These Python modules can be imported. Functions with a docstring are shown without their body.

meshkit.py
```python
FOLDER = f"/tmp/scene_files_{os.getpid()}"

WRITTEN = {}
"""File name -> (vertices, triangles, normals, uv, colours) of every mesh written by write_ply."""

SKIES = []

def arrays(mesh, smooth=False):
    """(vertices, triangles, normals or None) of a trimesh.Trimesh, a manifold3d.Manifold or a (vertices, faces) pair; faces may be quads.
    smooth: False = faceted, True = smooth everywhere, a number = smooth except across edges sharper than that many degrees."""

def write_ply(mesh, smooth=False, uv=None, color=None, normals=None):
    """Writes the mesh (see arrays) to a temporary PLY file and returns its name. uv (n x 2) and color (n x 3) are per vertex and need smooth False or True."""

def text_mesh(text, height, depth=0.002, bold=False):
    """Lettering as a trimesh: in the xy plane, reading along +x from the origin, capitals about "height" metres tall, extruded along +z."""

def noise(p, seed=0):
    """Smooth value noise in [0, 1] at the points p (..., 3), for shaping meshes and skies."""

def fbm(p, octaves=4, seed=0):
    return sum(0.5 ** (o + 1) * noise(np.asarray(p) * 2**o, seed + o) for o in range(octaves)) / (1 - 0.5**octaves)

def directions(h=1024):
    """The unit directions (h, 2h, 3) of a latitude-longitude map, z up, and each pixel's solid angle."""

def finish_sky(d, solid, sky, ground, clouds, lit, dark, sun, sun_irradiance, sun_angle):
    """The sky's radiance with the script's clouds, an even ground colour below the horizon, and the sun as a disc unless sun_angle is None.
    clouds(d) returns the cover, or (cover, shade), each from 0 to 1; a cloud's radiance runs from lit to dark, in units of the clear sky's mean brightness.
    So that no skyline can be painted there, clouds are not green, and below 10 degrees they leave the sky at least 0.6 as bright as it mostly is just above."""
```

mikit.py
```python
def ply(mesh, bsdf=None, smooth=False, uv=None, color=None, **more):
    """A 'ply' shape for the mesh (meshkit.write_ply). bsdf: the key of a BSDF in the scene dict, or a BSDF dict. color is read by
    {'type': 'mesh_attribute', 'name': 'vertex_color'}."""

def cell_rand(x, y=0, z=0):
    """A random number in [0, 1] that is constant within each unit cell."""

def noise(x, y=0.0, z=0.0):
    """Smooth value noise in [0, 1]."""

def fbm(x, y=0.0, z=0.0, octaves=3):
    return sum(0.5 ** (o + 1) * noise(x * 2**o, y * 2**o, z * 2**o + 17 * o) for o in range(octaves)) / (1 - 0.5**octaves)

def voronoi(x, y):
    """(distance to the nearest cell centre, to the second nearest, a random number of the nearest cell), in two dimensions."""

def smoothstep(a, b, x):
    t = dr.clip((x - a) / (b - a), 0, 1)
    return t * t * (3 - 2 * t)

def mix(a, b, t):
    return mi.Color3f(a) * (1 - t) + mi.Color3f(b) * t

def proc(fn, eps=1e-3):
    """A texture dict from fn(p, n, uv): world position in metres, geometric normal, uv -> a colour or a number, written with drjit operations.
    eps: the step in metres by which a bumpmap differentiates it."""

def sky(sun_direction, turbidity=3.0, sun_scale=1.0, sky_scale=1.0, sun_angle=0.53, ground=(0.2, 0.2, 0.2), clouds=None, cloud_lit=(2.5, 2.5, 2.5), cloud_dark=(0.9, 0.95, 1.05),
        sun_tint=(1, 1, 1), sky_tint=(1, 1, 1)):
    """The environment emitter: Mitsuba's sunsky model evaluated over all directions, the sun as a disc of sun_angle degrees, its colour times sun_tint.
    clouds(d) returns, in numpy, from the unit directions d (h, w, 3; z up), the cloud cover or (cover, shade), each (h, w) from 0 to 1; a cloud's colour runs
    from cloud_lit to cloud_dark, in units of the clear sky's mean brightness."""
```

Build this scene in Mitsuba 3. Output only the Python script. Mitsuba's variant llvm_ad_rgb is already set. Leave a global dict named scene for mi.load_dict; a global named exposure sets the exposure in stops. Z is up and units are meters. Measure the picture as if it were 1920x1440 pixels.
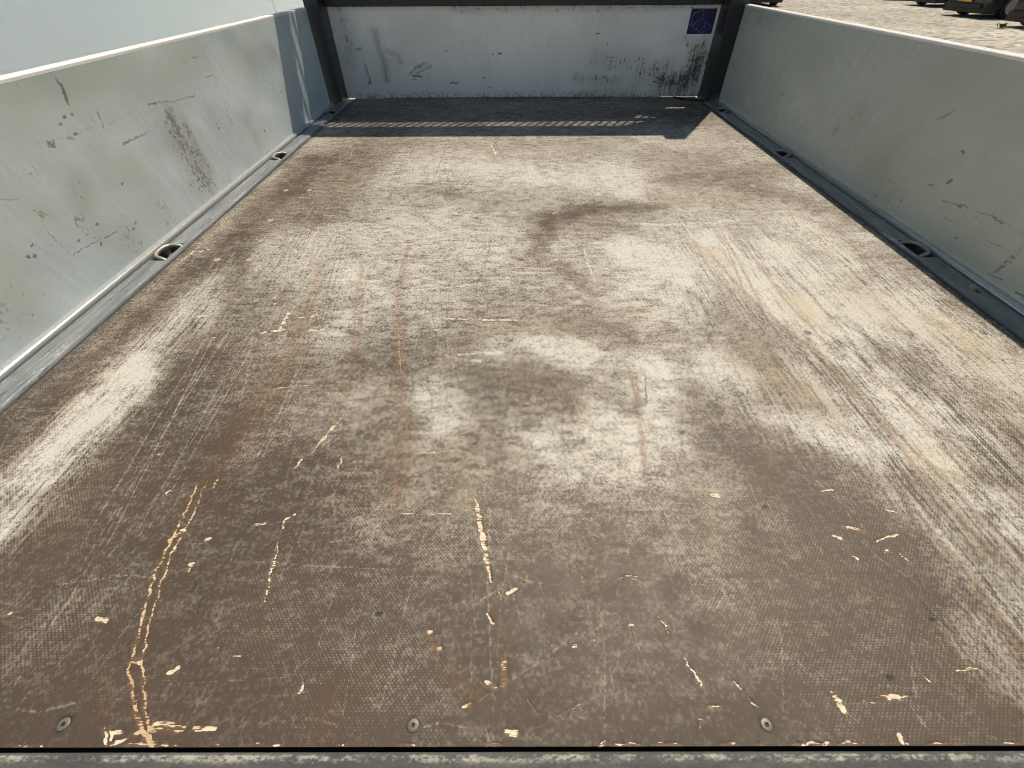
import math, random
import numpy as np, trimesh, shapely.geometry as sg
import manifold3d as m3
import drjit as dr, mitsuba as mi
import mikit, meshkit
from mikit import proc, noise, fbm, smoothstep, mix, cell_rand, voronoi

T = mi.ScalarTransform4f
rng = np.random.default_rng(7)

# ------------------------------------------------------------------ camera, light, exposure
FWD, UP = [[-0.00204, 0.707, -0.70721], [0.00376, 0.70721, 0.70699]]
EYE = [0.0, 0.0, 0.56]
scene = {
    'type': 'scene',
    'camera': {'type': 'perspective', 'fov': 100.676, 'fov_axis': 'x', 'near_clip': 0.01, 'far_clip': 600.0,
               'to_world': T().look_at(origin=EYE, target=[EYE[k] + FWD[k] for k in range(3)], up=UP)},
    'sky': mikit.sky([0.262, 0.46, 1.0], turbidity=3.0, sun_scale=1.0, sun_tint=(0.98, 1.0, 1.03), sky_scale=0.76, sky_tint=(1.0, 0.91, 0.74), ground=(0.3, 0.28, 0.25)),
}
exposure = 1.55
labels = {}
GROUND = -0.82

# ------------------------------------------------------------------ helpers
_count = {}
def key_for(name, parent=None):
    k = name if parent is None else parent + '__' + name
    n = _count.get(k, 0); _count[k] = n + 1
    return k if n == 0 else '%s_%03d' % (k, n)

def thing(name, label, cat, group=None):
    k = key_for(name); labels[k] = {'label': label, 'category': cat}
    if group: labels[k]['group'] = group
    return k

def obj(name, mesh, bsdf, parent=None, smooth=30, to_world=None, label=None, kind=None, cat=None, group=None):
    k = key_for(name, parent)
    more = {} if to_world is None else {'to_world': to_world}
    scene[k] = mesh if isinstance(mesh, dict) else mikit.ply(mesh, bsdf, smooth=smooth, **more)
    if isinstance(mesh, dict):
        scene[k] = {**mesh, **more}
    d = {}
    if label: d['label'] = label
    if kind: d['kind'] = kind
    if cat: d['category'] = cat
    if group: d['group'] = group
    if d: labels[k] = d
    return k

def box(x0, x1, y0, y1, z0, z1, b=0.0):
    """A box, its edges rounded by b."""
    if b <= 0:
        m = trimesh.creation.box([x1 - x0, y1 - y0, z1 - z0]); m.apply_translation([(x0 + x1) / 2, (y0 + y1) / 2, (z0 + z1) / 2])
        return m
    balls = [m3.Manifold.sphere(b, 12).translate([x, y, z]) for x in (x0 + b, x1 - b) for y in (y0 + b, y1 - b) for z in (z0 + b, z1 - b)]
    return from_m3(m3.Manifold.batch_hull(balls))

def to_m3(t):
    return m3.Manifold(m3.Mesh(np.asarray(t.vertices, np.float32), np.asarray(t.faces, np.uint32)))

def from_m3(m):
    q = m.to_mesh(); return trimesh.Trimesh(q.vert_properties[:, :3], q.tri_verts, process=False)

def extrude_y(poly, y0, y1):
    """A profile in (x, z) swept from y0 to y1."""
    m = trimesh.creation.extrude_polygon(sg.Polygon(poly), y1 - y0, engine='earcut')
    v = m.vertices.copy(); m.vertices = np.stack([v[:, 0], y1 - v[:, 2], v[:, 1]], -1)
    m.fix_normals(); return m

def tube(path, r, n=10, closed=False):
    path = np.asarray(path, float)
    rings = []
    for i, p in enumerate(path):
        a, b = path[max(i - 1, 0)], path[min(i + 1, len(path) - 1)]
        d = (b - a) / np.linalg.norm(b - a)
        s = np.cross(d, [0.13, 0.21, 0.97]); s /= np.linalg.norm(s); t = np.cross(d, s)
        rr = r[i] if np.ndim(r) else r
        ang = np.linspace(0, 2 * np.pi, n, endpoint=False)
        rings.append(p + rr * (np.cos(ang)[:, None] * s + np.sin(ang)[:, None] * t))
    v = np.vstack(rings + [path[:1], path[-1:]]); f = []
    for i in range(len(path) - 1):
        for j in range(n):
            a, b, c, d = i * n + j, i * n + (j + 1) % n, (i + 1) * n + (j + 1) % n, (i + 1) * n + j
            f += [[a, b, c], [a, c, d]]
    e = len(path) * n
    for j in range(n):
        f += [[e, (j + 1) % n, j], [e + 1, (len(path) - 1) * n + j, (len(path) - 1) * n + (j + 1) % n]]
    m = trimesh.Trimesh(v, f, process=False); m.fix_normals(); return m

def curve(pts, n=24):
    """Catmull-Rom through the points."""
    P = np.asarray(pts, float); P = np.vstack([2 * P[0] - P[1], P, 2 * P[-1] - P[-2]]); out = []
    for i in range(1, len(P) - 2):
        for t in np.linspace(0, 1, n, endpoint=i == len(P) - 3):
            a, b, c, d = P[i - 1:i + 3]
            out.append(.5 * (2 * b + (c - a) * t + (2 * a - 5 * b + 4 * c - d) * t**2 + (3 * b - a - 3 * c + d) * t**3))
    return np.array(out)

# ------------------------------------------------------------------ wear: marks measured in metres on each surface
FLOOR_MARKS = [
    ('W', [0.055,0.075,0.08,0.06], 0.95, [-0.738,0.2268,-0.7323,0.3514,-0.7263,0.4971,-0.7403,0.5928]),
    ('W', [0.06,0.06,0.05], 0.34, [-0.7403,0.5928,-0.745,0.7255,-0.7501,0.9168]),
    ('W', [0.05,0.05,0.04], 0.25, [-0.7707,0.303,-0.7676,0.3955,-0.7547,0.4973]),
    ('W', [0.06], 0.25, [-0.6605,0.7631,-0.6956,0.9412,-0.7138,1.1096]),
    ('W', [0.1], 0.18, [-0.3894,0.7232,-0.2008,0.843,0.0245,0.8868]),
    ('W', [0.12], 0.22, [-0.4276,0.939,-0.2043,1.0743,0.0559,1.0426]),
    ('W', [0.14], 0.22, [-0.3914,1.6404,-0.0198,1.6355,0.3603,1.5779]),
    ('W', [0.14], 0.14, [-0.347,1.8802,0.0841,1.8091,0.4442,1.5267]),
    ('W', [0.06], 0.1, [0.0959,1.6073,0.2963,1.5285,0.4771,1.4328]),
    ('W', [0.07], 0.38, [0.3173,1.0696,0.3066,0.8846,0.2953,0.7763]),
    ('W', [0.06], 0.35, [0.4107,1.0395,0.4217,0.8838,0.3958,0.7559]),
    ('W', [0.05,0.07,0.07], 0.5, [0.5687,1.1291,0.5909,0.9562,0.621,0.8153]),
    ('W', [0.05,0.07,0.08], 0.45, [0.7045,1.0964,0.7388,0.9296,0.7669,0.7934]),
    ('W', [0.1], 0.3, [0.8874,1.2279,0.9002,0.9799,0.91,0.7924]),
    ('W', [0.11], 0.38, [0.7906,0.7532,0.8558,0.6796,0.9107,0.5837]),
    ('W', [0.12], 0.28, [0.9139,0.8348,0.9176,0.6456,0.9095,0.4893]),
    ('W', [0.05,0.06,0.06,0.04], 0.48, [0.3796,0.6326,0.4327,0.5041,0.509,0.4326,0.5688,0.4003]),
    ('W', [0.04], 0.4, [0.5473,0.5857,0.572,0.4667,0.5836,0.4107]),
    ('W', [0.05,0.06,0.07,0.07,0.07], 0.55, [0.6474,0.7942,0.6686,0.585,0.6766,0.4209,0.6826,0.2981,0.6757,0.1898]),
    ('W', [0.03,0.04,0.04], 0.5, [0.5704,0.324,0.5811,0.223,0.6002,0.1265]),
    ('W', [0.03,0.04], 0.5, [0.5338,0.1429,0.5509,0.0641]),
    ('W', [0.09], 0.35, [0.7253,0.4779,0.7406,0.3505,0.7447,0.2661]),
    ('W', [0.045,0.04], 0.5, [-0.1223,0.5263,-0.1194,0.4581]),
    ('W', [0.05], 0.3, [-0.0015,0.6849,0.1275,0.6503]),
    ('W', [0.06], 0.25, [0.1075,0.6671,0.2327,0.5874]),
    ('W', [0.055], 0.42, [0.2836,0.5871,0.263,0.4681,0.2748,0.4448]),
    ('W', [0.04], 0.3, [0.1631,0.5315,0.1788,0.4567]),
    ('W', [0.03], 0.25, [0.1277,0.4807,0.0512,0.4346]),
    ('W', [0.08], 0.12, [-0.2372,0.4586,-0.0548,0.4351,0.032,0.3922]),
    ('W', [0.05], 0.15, [0.0846,0.4128,0.1967,0.3716]),
    ('W', [0.04], 0.2, [-0.4898,0.688,-0.3785,0.6873,-0.3537,0.761]),
    ('W', [0.03], 0.2, [-0.459,0.3742,-0.4354,0.415]),
    ('W', [0.04], 0.18, [-0.5675,0.1454,-0.5361,0.1805]),
    ('W', [0.015], 0.25, [-0.5746,0.1237,-0.5656,0.151,-0.5518,0.193]),
    ('W', [0.03], 0.16, [-0.1936,0.269,-0.1856,0.301]),
    ('W', [0.03], 0.14, [-0.0801,0.239,-0.0695,0.2843]),
    ('W', [0.035], 0.2, [-0.1226,0.1176,-0.0834,0.0927]),
    ('W', [0.035], 0.2, [0.0272,0.1022,0.0783,0.0876]),
    ('W', [0.03], 0.16, [0.1281,0.1069,0.1741,0.1019]),
    ('W', [0.03], 0.2, [0.2693,0.2239,0.2845,0.1908]),
    ('W', [0.03], 0.18, [0.2367,0.2309,0.247,0.1785]),
    ('W', [0.03], 0.15, [0.3199,0.1379,0.3333,0.0919]),
    ('W', [0.03], 0.13, [0.2621,0.1168,0.285,0.0873]),
    ('W', [0.002], 0.5, [0.3813,1.2331,0.5897,1.2382,0.7109,1.2627]),
    ('W', [0.0025], 0.4, [0.0723,1.09,0.267,1.1161]),
    ('W', [0.0025], 0.45, [0.1988,1.0707,0.1987,1.0131,0.2024,0.9093]),
    ('W', [0.002], 0.4, [-0.4929,0.9345,-0.3435,0.9209,-0.1718,0.9171,-0.0012,0.9306]),
    ('W', [0.002], 0.35, [-0.4009,0.8445,-0.2567,0.8773,-0.0012,0.9182]),
    ('W', [0.002], 0.4, [0.625,1.0434,0.7456,1.0899,0.8486,1.1201]),
    ('W', [0.002], 0.4, [0.2085,0.7533,0.2813,0.7665]),
    ('W', [0.002], 0.35, [0.4111,0.6964,0.4765,0.6924]),
    ('W', [0.006], 0.3, [0.1272,0.886,0.1728,0.8402,0.0952,0.7981]),
    ('W', [0.003], 0.4, [-0.0592,0.6194,-0.1406,0.6438,-0.023,0.6512]),
    ('W', [0.03,0.045,0.045,0.03], -0.5, [0.0715,1.0718,0.1132,1.2728,0.2695,1.3415,0.4755,1.3556]),
    ('W', [0.05], -0.2, [0.1867,1.1996,0.3145,1.2159]),
    ('W', [0.05], -0.24, [-0.2813,0.6053,-0.1904,0.6202,-0.1216,0.6685]),
    ('W', [0.03,0.04,0.03], -0.3, [-0.0628,0.589,0.039,0.5811,0.1728,0.5315]),
    ('W', [0.04], -0.15, [-0.0308,0.5325,0.0731,0.4933]),
    ('W', [0.05,0.07,0.06], -0.34, [-0.6705,0.3559,-0.6375,0.4605,-0.6212,0.5631]),
    ('W', [0.05], -0.2, [-0.6269,0.5921,-0.6013,0.6887]),
    ('W', [0.09], -0.16, [-0.5898,0.2551,-0.5497,0.3193,-0.5169,0.4048]),
    ('W', [0.12], -0.12, [-0.4336,0.1131,-0.4281,0.2123,-0.4122,0.3102]),
    ('W', [0.06], -0.2, [-0.4943,0.3944,-0.4752,0.4836]),
    ('W', [0.05], -0.2, [-0.3562,0.2696,-0.334,0.3737]),
    ('W', [0.05,0.05], -0.25, [-0.6973,0.9164,-0.7414,1.1746]),
    ('W', [0.16], -0.24, [-0.6987,1.4026,-0.6272,1.6435,-0.652,1.8848]),
    ('W', [0.14], -0.16, [-0.8902,1.8232,-0.6008,2.0404,-0.4698,2.0844]),
    ('W', [0.03], -0.22, [-0.6624,1.3001,-0.522,1.2719,-0.4035,1.2521]),
    ('W', [0.045,0.045,0.05,0.07], -0.4, [-0.8521,0.3758,-0.8235,0.6238,-0.8034,1.1104,-0.7836,1.8217]),
    ('W', [0.04], -0.2, [-0.3135,1.5118,-0.1803,1.4632]),
    ('W', [0.06], -0.22, [0.5493,1.5754,0.7174,1.6258,0.9527,1.6777]),
    ('W', [0.06], -0.25, [0.8125,1.5221,0.9514,1.4272,0.9504,1.2272]),
    ('W', [0.04], -0.2, [0.9317,1.1922,0.9274,0.9796]),
    ('W', [0.03], -0.2, [1.0162,1.383,1.0242,1.1912]),
    ('W', [0.04], -0.24, [0.3209,0.4225,0.3782,0.3709,0.444,0.3707]),
    ('W', [0.06], -0.14, [0.4062,0.3246,0.4912,0.2825,0.5119,0.2232]),
    ('W', [0.05], -0.16, [0.4559,0.2594,0.5091,0.2517]),
    ('W', [0.08], -0.12, [0.1377,0.268,0.2332,0.2677]),
    ('W', [0.05], -0.12, [0.0251,0.2044,0.1314,0.1912]),
    ('W', [0.05], -0.12, [0.2863,0.1784,0.3358,0.1722]),
    ('W', [0.03], -0.14, [-0.411,0.591,-0.43,0.5346]),
    ('W', [0.04,0.04], -0.3, [-0.5853,0.0574,0.5914,0.0546]),
    ('W', [0.06], -0.1, [-0.2168,0.1502,-0.1716,0.1735]),
    ('W', [0.05], -0.18, [0.449,0.7753,0.3684,0.6655,0.4395,0.6822]),
    ('W', [0.04], -0.2, [0.1391,0.7576,0.2194,0.6836]),
    ('W', [0.03], -0.25, [0.0274,1.0429,0.1362,0.9863,0.1657,0.8857]),
    ('Y', [0.05], 0.75, [0.4916,0.6482,0.5003,0.5714,0.5331,0.5165]),
    ('Y', [0.03], 0.6, [0.4467,0.6012,0.4626,0.53]),
    ('Y', [0.045], 0.8, [0.4925,1.4237,0.5552,1.3968]),
    ('Y', [0.03], 0.5, [0.5141,1.5862,0.5801,1.5497]),
    ('Y', [0.06], 0.4, [0.6606,1.4532,0.7675,1.4074]),
    ('Y', [0.03], 0.5, [0.5243,1.8027,0.5765,1.802]),
    ('Y', [0.03,0.04], 0.45, [-0.0707,0.7398,0.1245,0.7292]),
    ('Y', [0.035], 0.35, [0.2559,0.7569,0.2834,0.7764]),
    ('Y', [0.08], 0.3, [0.8156,0.8355,0.86,0.7528]),
    ('Y', [0.07], 0.35, [0.9028,0.7148,0.9282,0.6456,0.9046,0.5278]),
    ('Y', [0.05], 0.3, [-0.1119,0.3928,-0.0537,0.4134,-0.0018,0.3724]),
    ('Y', [0.05], 0.2, [0.0296,0.326,0.1868,0.3254]),
    ('Y', [0.06], 0.25, [0.2813,0.2379,0.2797,0.1784]),
    ('Y', [0.04], 0.35, [0.8356,0.4896,0.8598,0.4422]),
    ('Y', [0.12], 0.25, [-0.3617,1.9848,0.1999,1.9403]),
    ('Y', [0.03], 0.45, [0.6586,0.8703,0.6377,0.774]),
    ('Y', [0.03], 0.45, [0.5144,1.0531,0.5563,1.01]),
    ('Y', [0.06], 0.25, [-0.3324,0.5341,-0.2484,0.5075]),
    ('Y', [0.03], 0.3, [0.3873,0.2236,0.473,0.1841]),
    ('C', [0.03], 0.55, [0.6574,0.8151,0.6631,0.7541]),
    ('C', [0.022], 0.5, [0.5119,1.0678,0.5451,1.0383]),
    ('C', [0.02,0.03], 0.5, [0.6593,0.421,0.6729,0.3796]),
    ('C', [0.03], 0.5, [0.9294,0.7523,0.9409,0.662]),
    ('C', [0.03], 0.35, [0.5325,0.9067,0.5691,0.8373]),
    ('C', [0.02], 0.12, [0.2966,0.325,0.2835,0.2753,0.2818,0.2599]),
    ('C', [0.012], 0.35, [0.1285,0.4868,0.1223,0.4747]),
    ('C', [0.02], 0.25, [-0.0708,0.3006,-0.0668,0.3536]),
    ('R', [0.015,0.02,0.03,0.035,0.03,0.02,0.015], 0.55, [-0.5021,1.0053,-0.4698,0.845,-0.448,0.6705,-0.4495,0.5347,-0.4578,0.4258,-0.4676,0.3504,-0.4737,0.302]),
    ('R', [0.006], 0.5, [-0.4672,0.2699,-0.4637,0.226,-0.4399,0.1507,-0.4285,0.108,-0.3977,0.0702,-0.3681,0.0445]),
    ('R', [0.005], 0.5, [-0.4561,0.2699,-0.4511,0.226,-0.4347,0.1622,-0.4136,0.108,-0.3881,0.0702,-0.3652,0.0486]),
    ('R', [0.006], 0.6, [-0.3871,0.9907,-0.3658,0.8442,-0.3402,0.7229,-0.3084,0.5904,-0.2983,0.5339]),
    ('R', [0.005], 0.5, [-0.3664,0.9906,-0.3533,0.8441,-0.3207,0.6869,-0.3041,0.6054]),
    ('R', [0.004,0.008,0.01,0.015,0.02,0.012], 0.6, [-0.2878,1.1213,-0.2781,0.9378,-0.2614,0.8006,-0.224,0.6204,-0.1873,0.4584,-0.1688,0.301]),
    ('R', [0.0025], 0.7, [-0.0617,1.1514,-0.0643,1.0582,-0.0809,0.9362,-0.0903,0.851]),
    ('R', [0.0025], 0.7, [-0.29,1.0994,-0.2863,0.9899,-0.2778,0.901,-0.2587,0.7802]),
    ('R', [0.04], 0.35, [-0.6772,1.8201,-0.6247,1.4457,-0.594,1.2431]),
    ('R', [0.05], 0.4, [-0.571,1.8186,-0.5978,1.5396,-0.6151,1.3595]),
    ('R', [0.1], 0.25, [-0.8608,1.5429,-0.6987,1.4026,-0.7714,1.2449]),
    ('R', [0.004], 0.8, [0.224,0.5949,0.2218,0.5246,0.2136,0.4339,0.2028,0.362]),
    ('R', [0.005], 0.6, [0.2327,0.5874,0.2253,0.5051]),
    ('R', [0.0018,0.002,0.003,0.004,0.005,0.005,0.006,0.006], 0.85, [0.5881,1.2238,0.5853,1.0672,0.5519,0.8828,0.5586,0.7548,0.6183,0.6344,0.6282,0.4844,0.6241,0.3509,0.6337,0.2369]),
    ('R', [0.002,0.002,0.003,0.005,0.005,0.006], 0.8, [0.6111,1.2307,0.5875,0.9825,0.5637,0.7948,0.6025,0.6557,0.6263,0.4969,0.6249,0.3699]),
    ('R', [0.002,0.002,0.003,0.004], 0.7, [0.6354,1.2233,0.6395,1.0093,0.6308,0.8369,0.6425,0.6809]),
    ('R', [0.002,0.003,0.005,0.006], 0.7, [0.6191,0.7353,0.6774,0.5999,0.7079,0.466,0.7356,0.2979]),
    ('R', [0.0025,0.004,0.006,0.006], 0.8, [0.5656,0.3606,0.5758,0.2862,0.5811,0.223,0.5791,0.1161]),
    ('R', [0.002,0.0035,0.005,0.005], 0.75, [0.6205,0.5359,0.642,0.4211,0.6562,0.3237,0.6709,0.2227]),
    ('R', [0.002,0.002,0.003], 0.6, [0.8313,0.6143,0.8362,0.5021,0.8409,0.4202]),
    ('R', [0.002], 0.6, [0.5809,0.9309,0.567,0.7745,0.5793,0.6989]),
    ('R', [0.002], 0.55, [0.6284,0.9822,0.6474,0.7942,0.673,0.6471]),
    ('R', [0.003], 0.6, [0.6864,0.5029,0.6968,0.3895,0.7129,0.346]),
    ('R', [0.004], 0.5, [0.527,0.5858,0.5511,0.4787,0.5773,0.4002]),
    ('R', [0.003], 0.55, [0.6159,0.6002,0.6192,0.4547,0.6281,0.4]),
    ('R', [0.003,0.006,0.004], 0.9, [-0.1042,0.1443,-0.0675,0.1083,-0.0305,0.0763]),
    ('R', [0.003,0.005,0.003], 0.7, [-0.087,0.1124,-0.0659,0.0917,-0.0447,0.0777]),
    ('R', [0.006,0.01], 0.4, [-0.029,0.1981,-0.0112,0.1225,-0.008,0.0925]),
    ('R', [0.006], 0.35, [-0.3039,0.1619,-0.2936,0.1284]),
    ('R', [0.012,0.02], 0.5, [-0.197,0.0483,-0.1982,0.0882]),
    ('R', [0.008], 0.45, [-0.4279,0.0658,-0.4649,0.1081]),
    ('R', [0.008], 0.4, [-0.3349,0.0527,-0.3459,0.0837]),
    ('R', [0.03], 0.22, [-0.1738,0.0834,-0.1601,0.0977]),
    ('R', [0.01], 0.5, [-0.2361,0.7602,-0.2287,0.6692]),
    ('R', [0.01,0.015], 0.5, [0.0813,0.9868,0.0264,0.9872]),
    ('R', [0.02], 0.4, [0.4259,0.4442,0.3905,0.3518]),
    ('R', [0.012], 0.4, [-0.8018,0.3756,-0.802,0.4975,-0.7918,0.6081]),
    ('R', [0.003], 0.45, [-0.7813,0.3516,-0.7833,0.485,-0.7693,0.6725,-0.7964,0.8814]),
    ('R', [0.002], 0.4, [-0.7158,0.3113,-0.7135,0.4269,-0.6929,0.5495]),
    ('R', [0.002], 0.4, [-0.7689,0.3562,-0.7557,0.4728,-0.7506,0.5928]),
    ('R', [0.03], 0.25, [-0.4207,0.5621,-0.4237,0.4713]),
    ('K', [0.0012], 0.6, [0.4846,1.0681,0.5261,0.983]),
    ('K', [0.0012], 0.6, [-0.2831,1.5606,-0.2785,1.9477]),
    ('K', [0.0012], 0.6, [-0.2378,1.7053,-0.226,1.487]),
    ('K', [0.0012], 0.6, [0.1334,1.9414,0.1448,1.8729]),
    ('K', [0.0012], 0.6, [-0.4657,1.697,-0.3905,1.635]),
    ('K', [0.0012], 0.6, [0.3723,1.4119,0.3882,1.3281]),
    ('K', [0.0012], 0.6, [0.4621,1.6564,0.47,1.6024]),
    ('K', [0.0012], 0.6, [-0.4074,0.2056,-0.4039,0.1926]),
    ('K', [0.0012], 0.6, [0.2258,0.7192,0.2524,0.6834]),
    ('K', [0.0012], 0.6, [0.5237,0.755,0.5504,0.6478]),
    ('K', [0.0012], 0.6, [0.7008,0.9054,0.6979,0.7539]),
    ('K', [0.0012], 0.6, [0.5017,0.1778,0.5151,0.1429]),
    ('K', [0.0012], 0.6, [-0.3872,0.1863,-0.3843,0.168]),
    ('K', [0.0012], 0.6, [0.5912,1.1956,0.6011,0.9824]),
    ('K', [0.0012], 0.6, [0.2531,0.5873,0.2366,0.5051]),
    ('K', [0.0012], 0.6, [0.9139,0.8348,0.9063,0.7525]),
    ('K', [0.0012], 0.6, [0.4331,0.8383,0.4359,0.7365]),
    ('K', [0.0035], 0.9, [-0.5417,1.7387]),
    ('K', [0.0035], 0.9, [-0.1315,1.8249]),
    ('K', [0.0035], 0.9, [0.0956,1.784]),
    ('K', [0.0035], 0.9, [-0.7033,1.3122]),
    ('K', [0.0035], 0.9, [0.0781,0.5214]),
    ('K', [0.0035], 0.9, [0.2837,0.4448]),
    ('K', [0.0035], 0.9, [0.3653,0.3075]),
    ('K', [0.0035], 0.9, [0.5002,0.1588]),
    ('K', [0.0035], 0.9, [0.4137,0.1004]),
    ('K', [0.0035], 0.9, [0.0466,1.2186]),
    ('K', [0.0035], 0.9, [-0.2605,0.8843]),
    ('K', [0.0035], 0.9, [-0.0311,1.1413]),
    ('K', [0.0035], 0.9, [-0.1622,0.1663]),
    ('K', [0.0035], 0.9, [-0.0629,0.422]),
    ('K', [0.012], 0.35, [0.3371,0.4446,0.3413,0.4311]),
    ('K', [0.01], 0.3, [0.3787,0.3928,0.3843,0.3758]),
    ('K', [0.03], 0.2, [0.5067,1.4104,0.5297,1.3674]),
    ('K', [0.006], 0.4, [-0.0698,0.4209,-0.0629,0.4231]),
    ('K', [0.012], 0.22, [-0.2315,0.2466,-0.2321,0.2615]),
    ('K', [0.012], 0.25, [0.0164,0.1358,0.0289,0.1385]),
    ('B', [0.00105,0.00175,0.0021,0.0021,0.00175,0.0014,0.0014,0.00175,0.0021,0.0021], 0.8, [-0.4782,0.3504,-0.4721,0.3062,-0.4687,0.2699,-0.4657,0.2295,-0.4571,0.1896,-0.4437,0.1507,-0.4313,0.1106,-0.4091,0.0839,-0.3847,0.0592,-0.3649,0.0445]),
    ('B', [0.00105,0.00105,0.00175,0.0014,0.0014,0.00105,0.0014,0.0014], 0.75, [-0.4676,0.3551,-0.4611,0.3147,-0.4573,0.2816,-0.4583,0.2437,-0.4462,0.1927,-0.4231,0.1234,-0.3914,0.0747,-0.3735,0.0562]),
    ('B', [0.00105], 0.5, [-0.4573,0.3742,-0.4509,0.3411]),
    ('B', [0.0021], 0.7, [-0.4651,0.2661,-0.4595,0.2761]),
    ('B', [0.0007,0.0021,0.00245,0.0007], 1.0, [-0.2956,0.4827,-0.3053,0.459,-0.3152,0.4274,-0.3258,0.404]),
    ('B', [0.00105,0.00175,0.0007], 0.95, [-0.335,0.3957,-0.3382,0.3856,-0.3402,0.3747]),
    ('B', [0.00056,0.00175,0.0007], 0.9, [-0.2723,0.4058,-0.2725,0.3854,-0.2708,0.3677]),
    ('B', [0.0007], 0.6, [-0.2977,0.4803,-0.2841,0.4417]),
    ('B', [0.0007,0.0021,0.0035,0.0035,0.0028,0.00105], 1.1, [-0.0569,0.3245,-0.0491,0.2964,-0.0414,0.2609,-0.0366,0.2353,-0.0317,0.2166,-0.0278,0.2032]),
    ('B', [0.00175], 0.9, [-0.3126,0.2982,-0.3223,0.2916,-0.3214,0.2772]),
    ('B', [0.0007,0.0014,0.00175,0.0014], 0.75, [-0.3199,0.258,-0.3137,0.2256,-0.3112,0.1988,-0.3088,0.1768]),
    ('B', [0.00105,0.0021,0.0028,0.0021], 1.1, [-0.1896,0.7638,-0.119,0.7633,-0.0482,0.7589,0.0057,0.7586]),
    ('B', [0.00084], 0.7, [-0.2548,0.7662,-0.1893,0.7618]),
    ('B', [0.0028,0.0042], 0.85, [-0.4744,0.7697,-0.4373,0.7794]),
    ('B', [0.0042,0.0049,0.0035], 0.9, [-0.5041,0.7859,-0.501,0.7465,-0.4993,0.7239]),
    ('B', [0.0028,0.0042,0.0035,0.0028], 0.65, [-0.5375,0.7168,-0.4938,0.7276,-0.4409,0.7236,-0.4042,0.727]),
    ('B', [0.0028], 0.6, [-0.2575,0.7205,-0.23,0.7259]),
    ('B', [0.00245], 0.5, [-0.1951,0.722,-0.1446,0.7291]),
    ('B', [0.0028], 0.8, [-0.7057,0.7772,-0.6828,0.7791]),
    ('B', [0.0014,0.0028], 0.8, [-0.5696,0.889,-0.5482,0.9079]),
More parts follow.
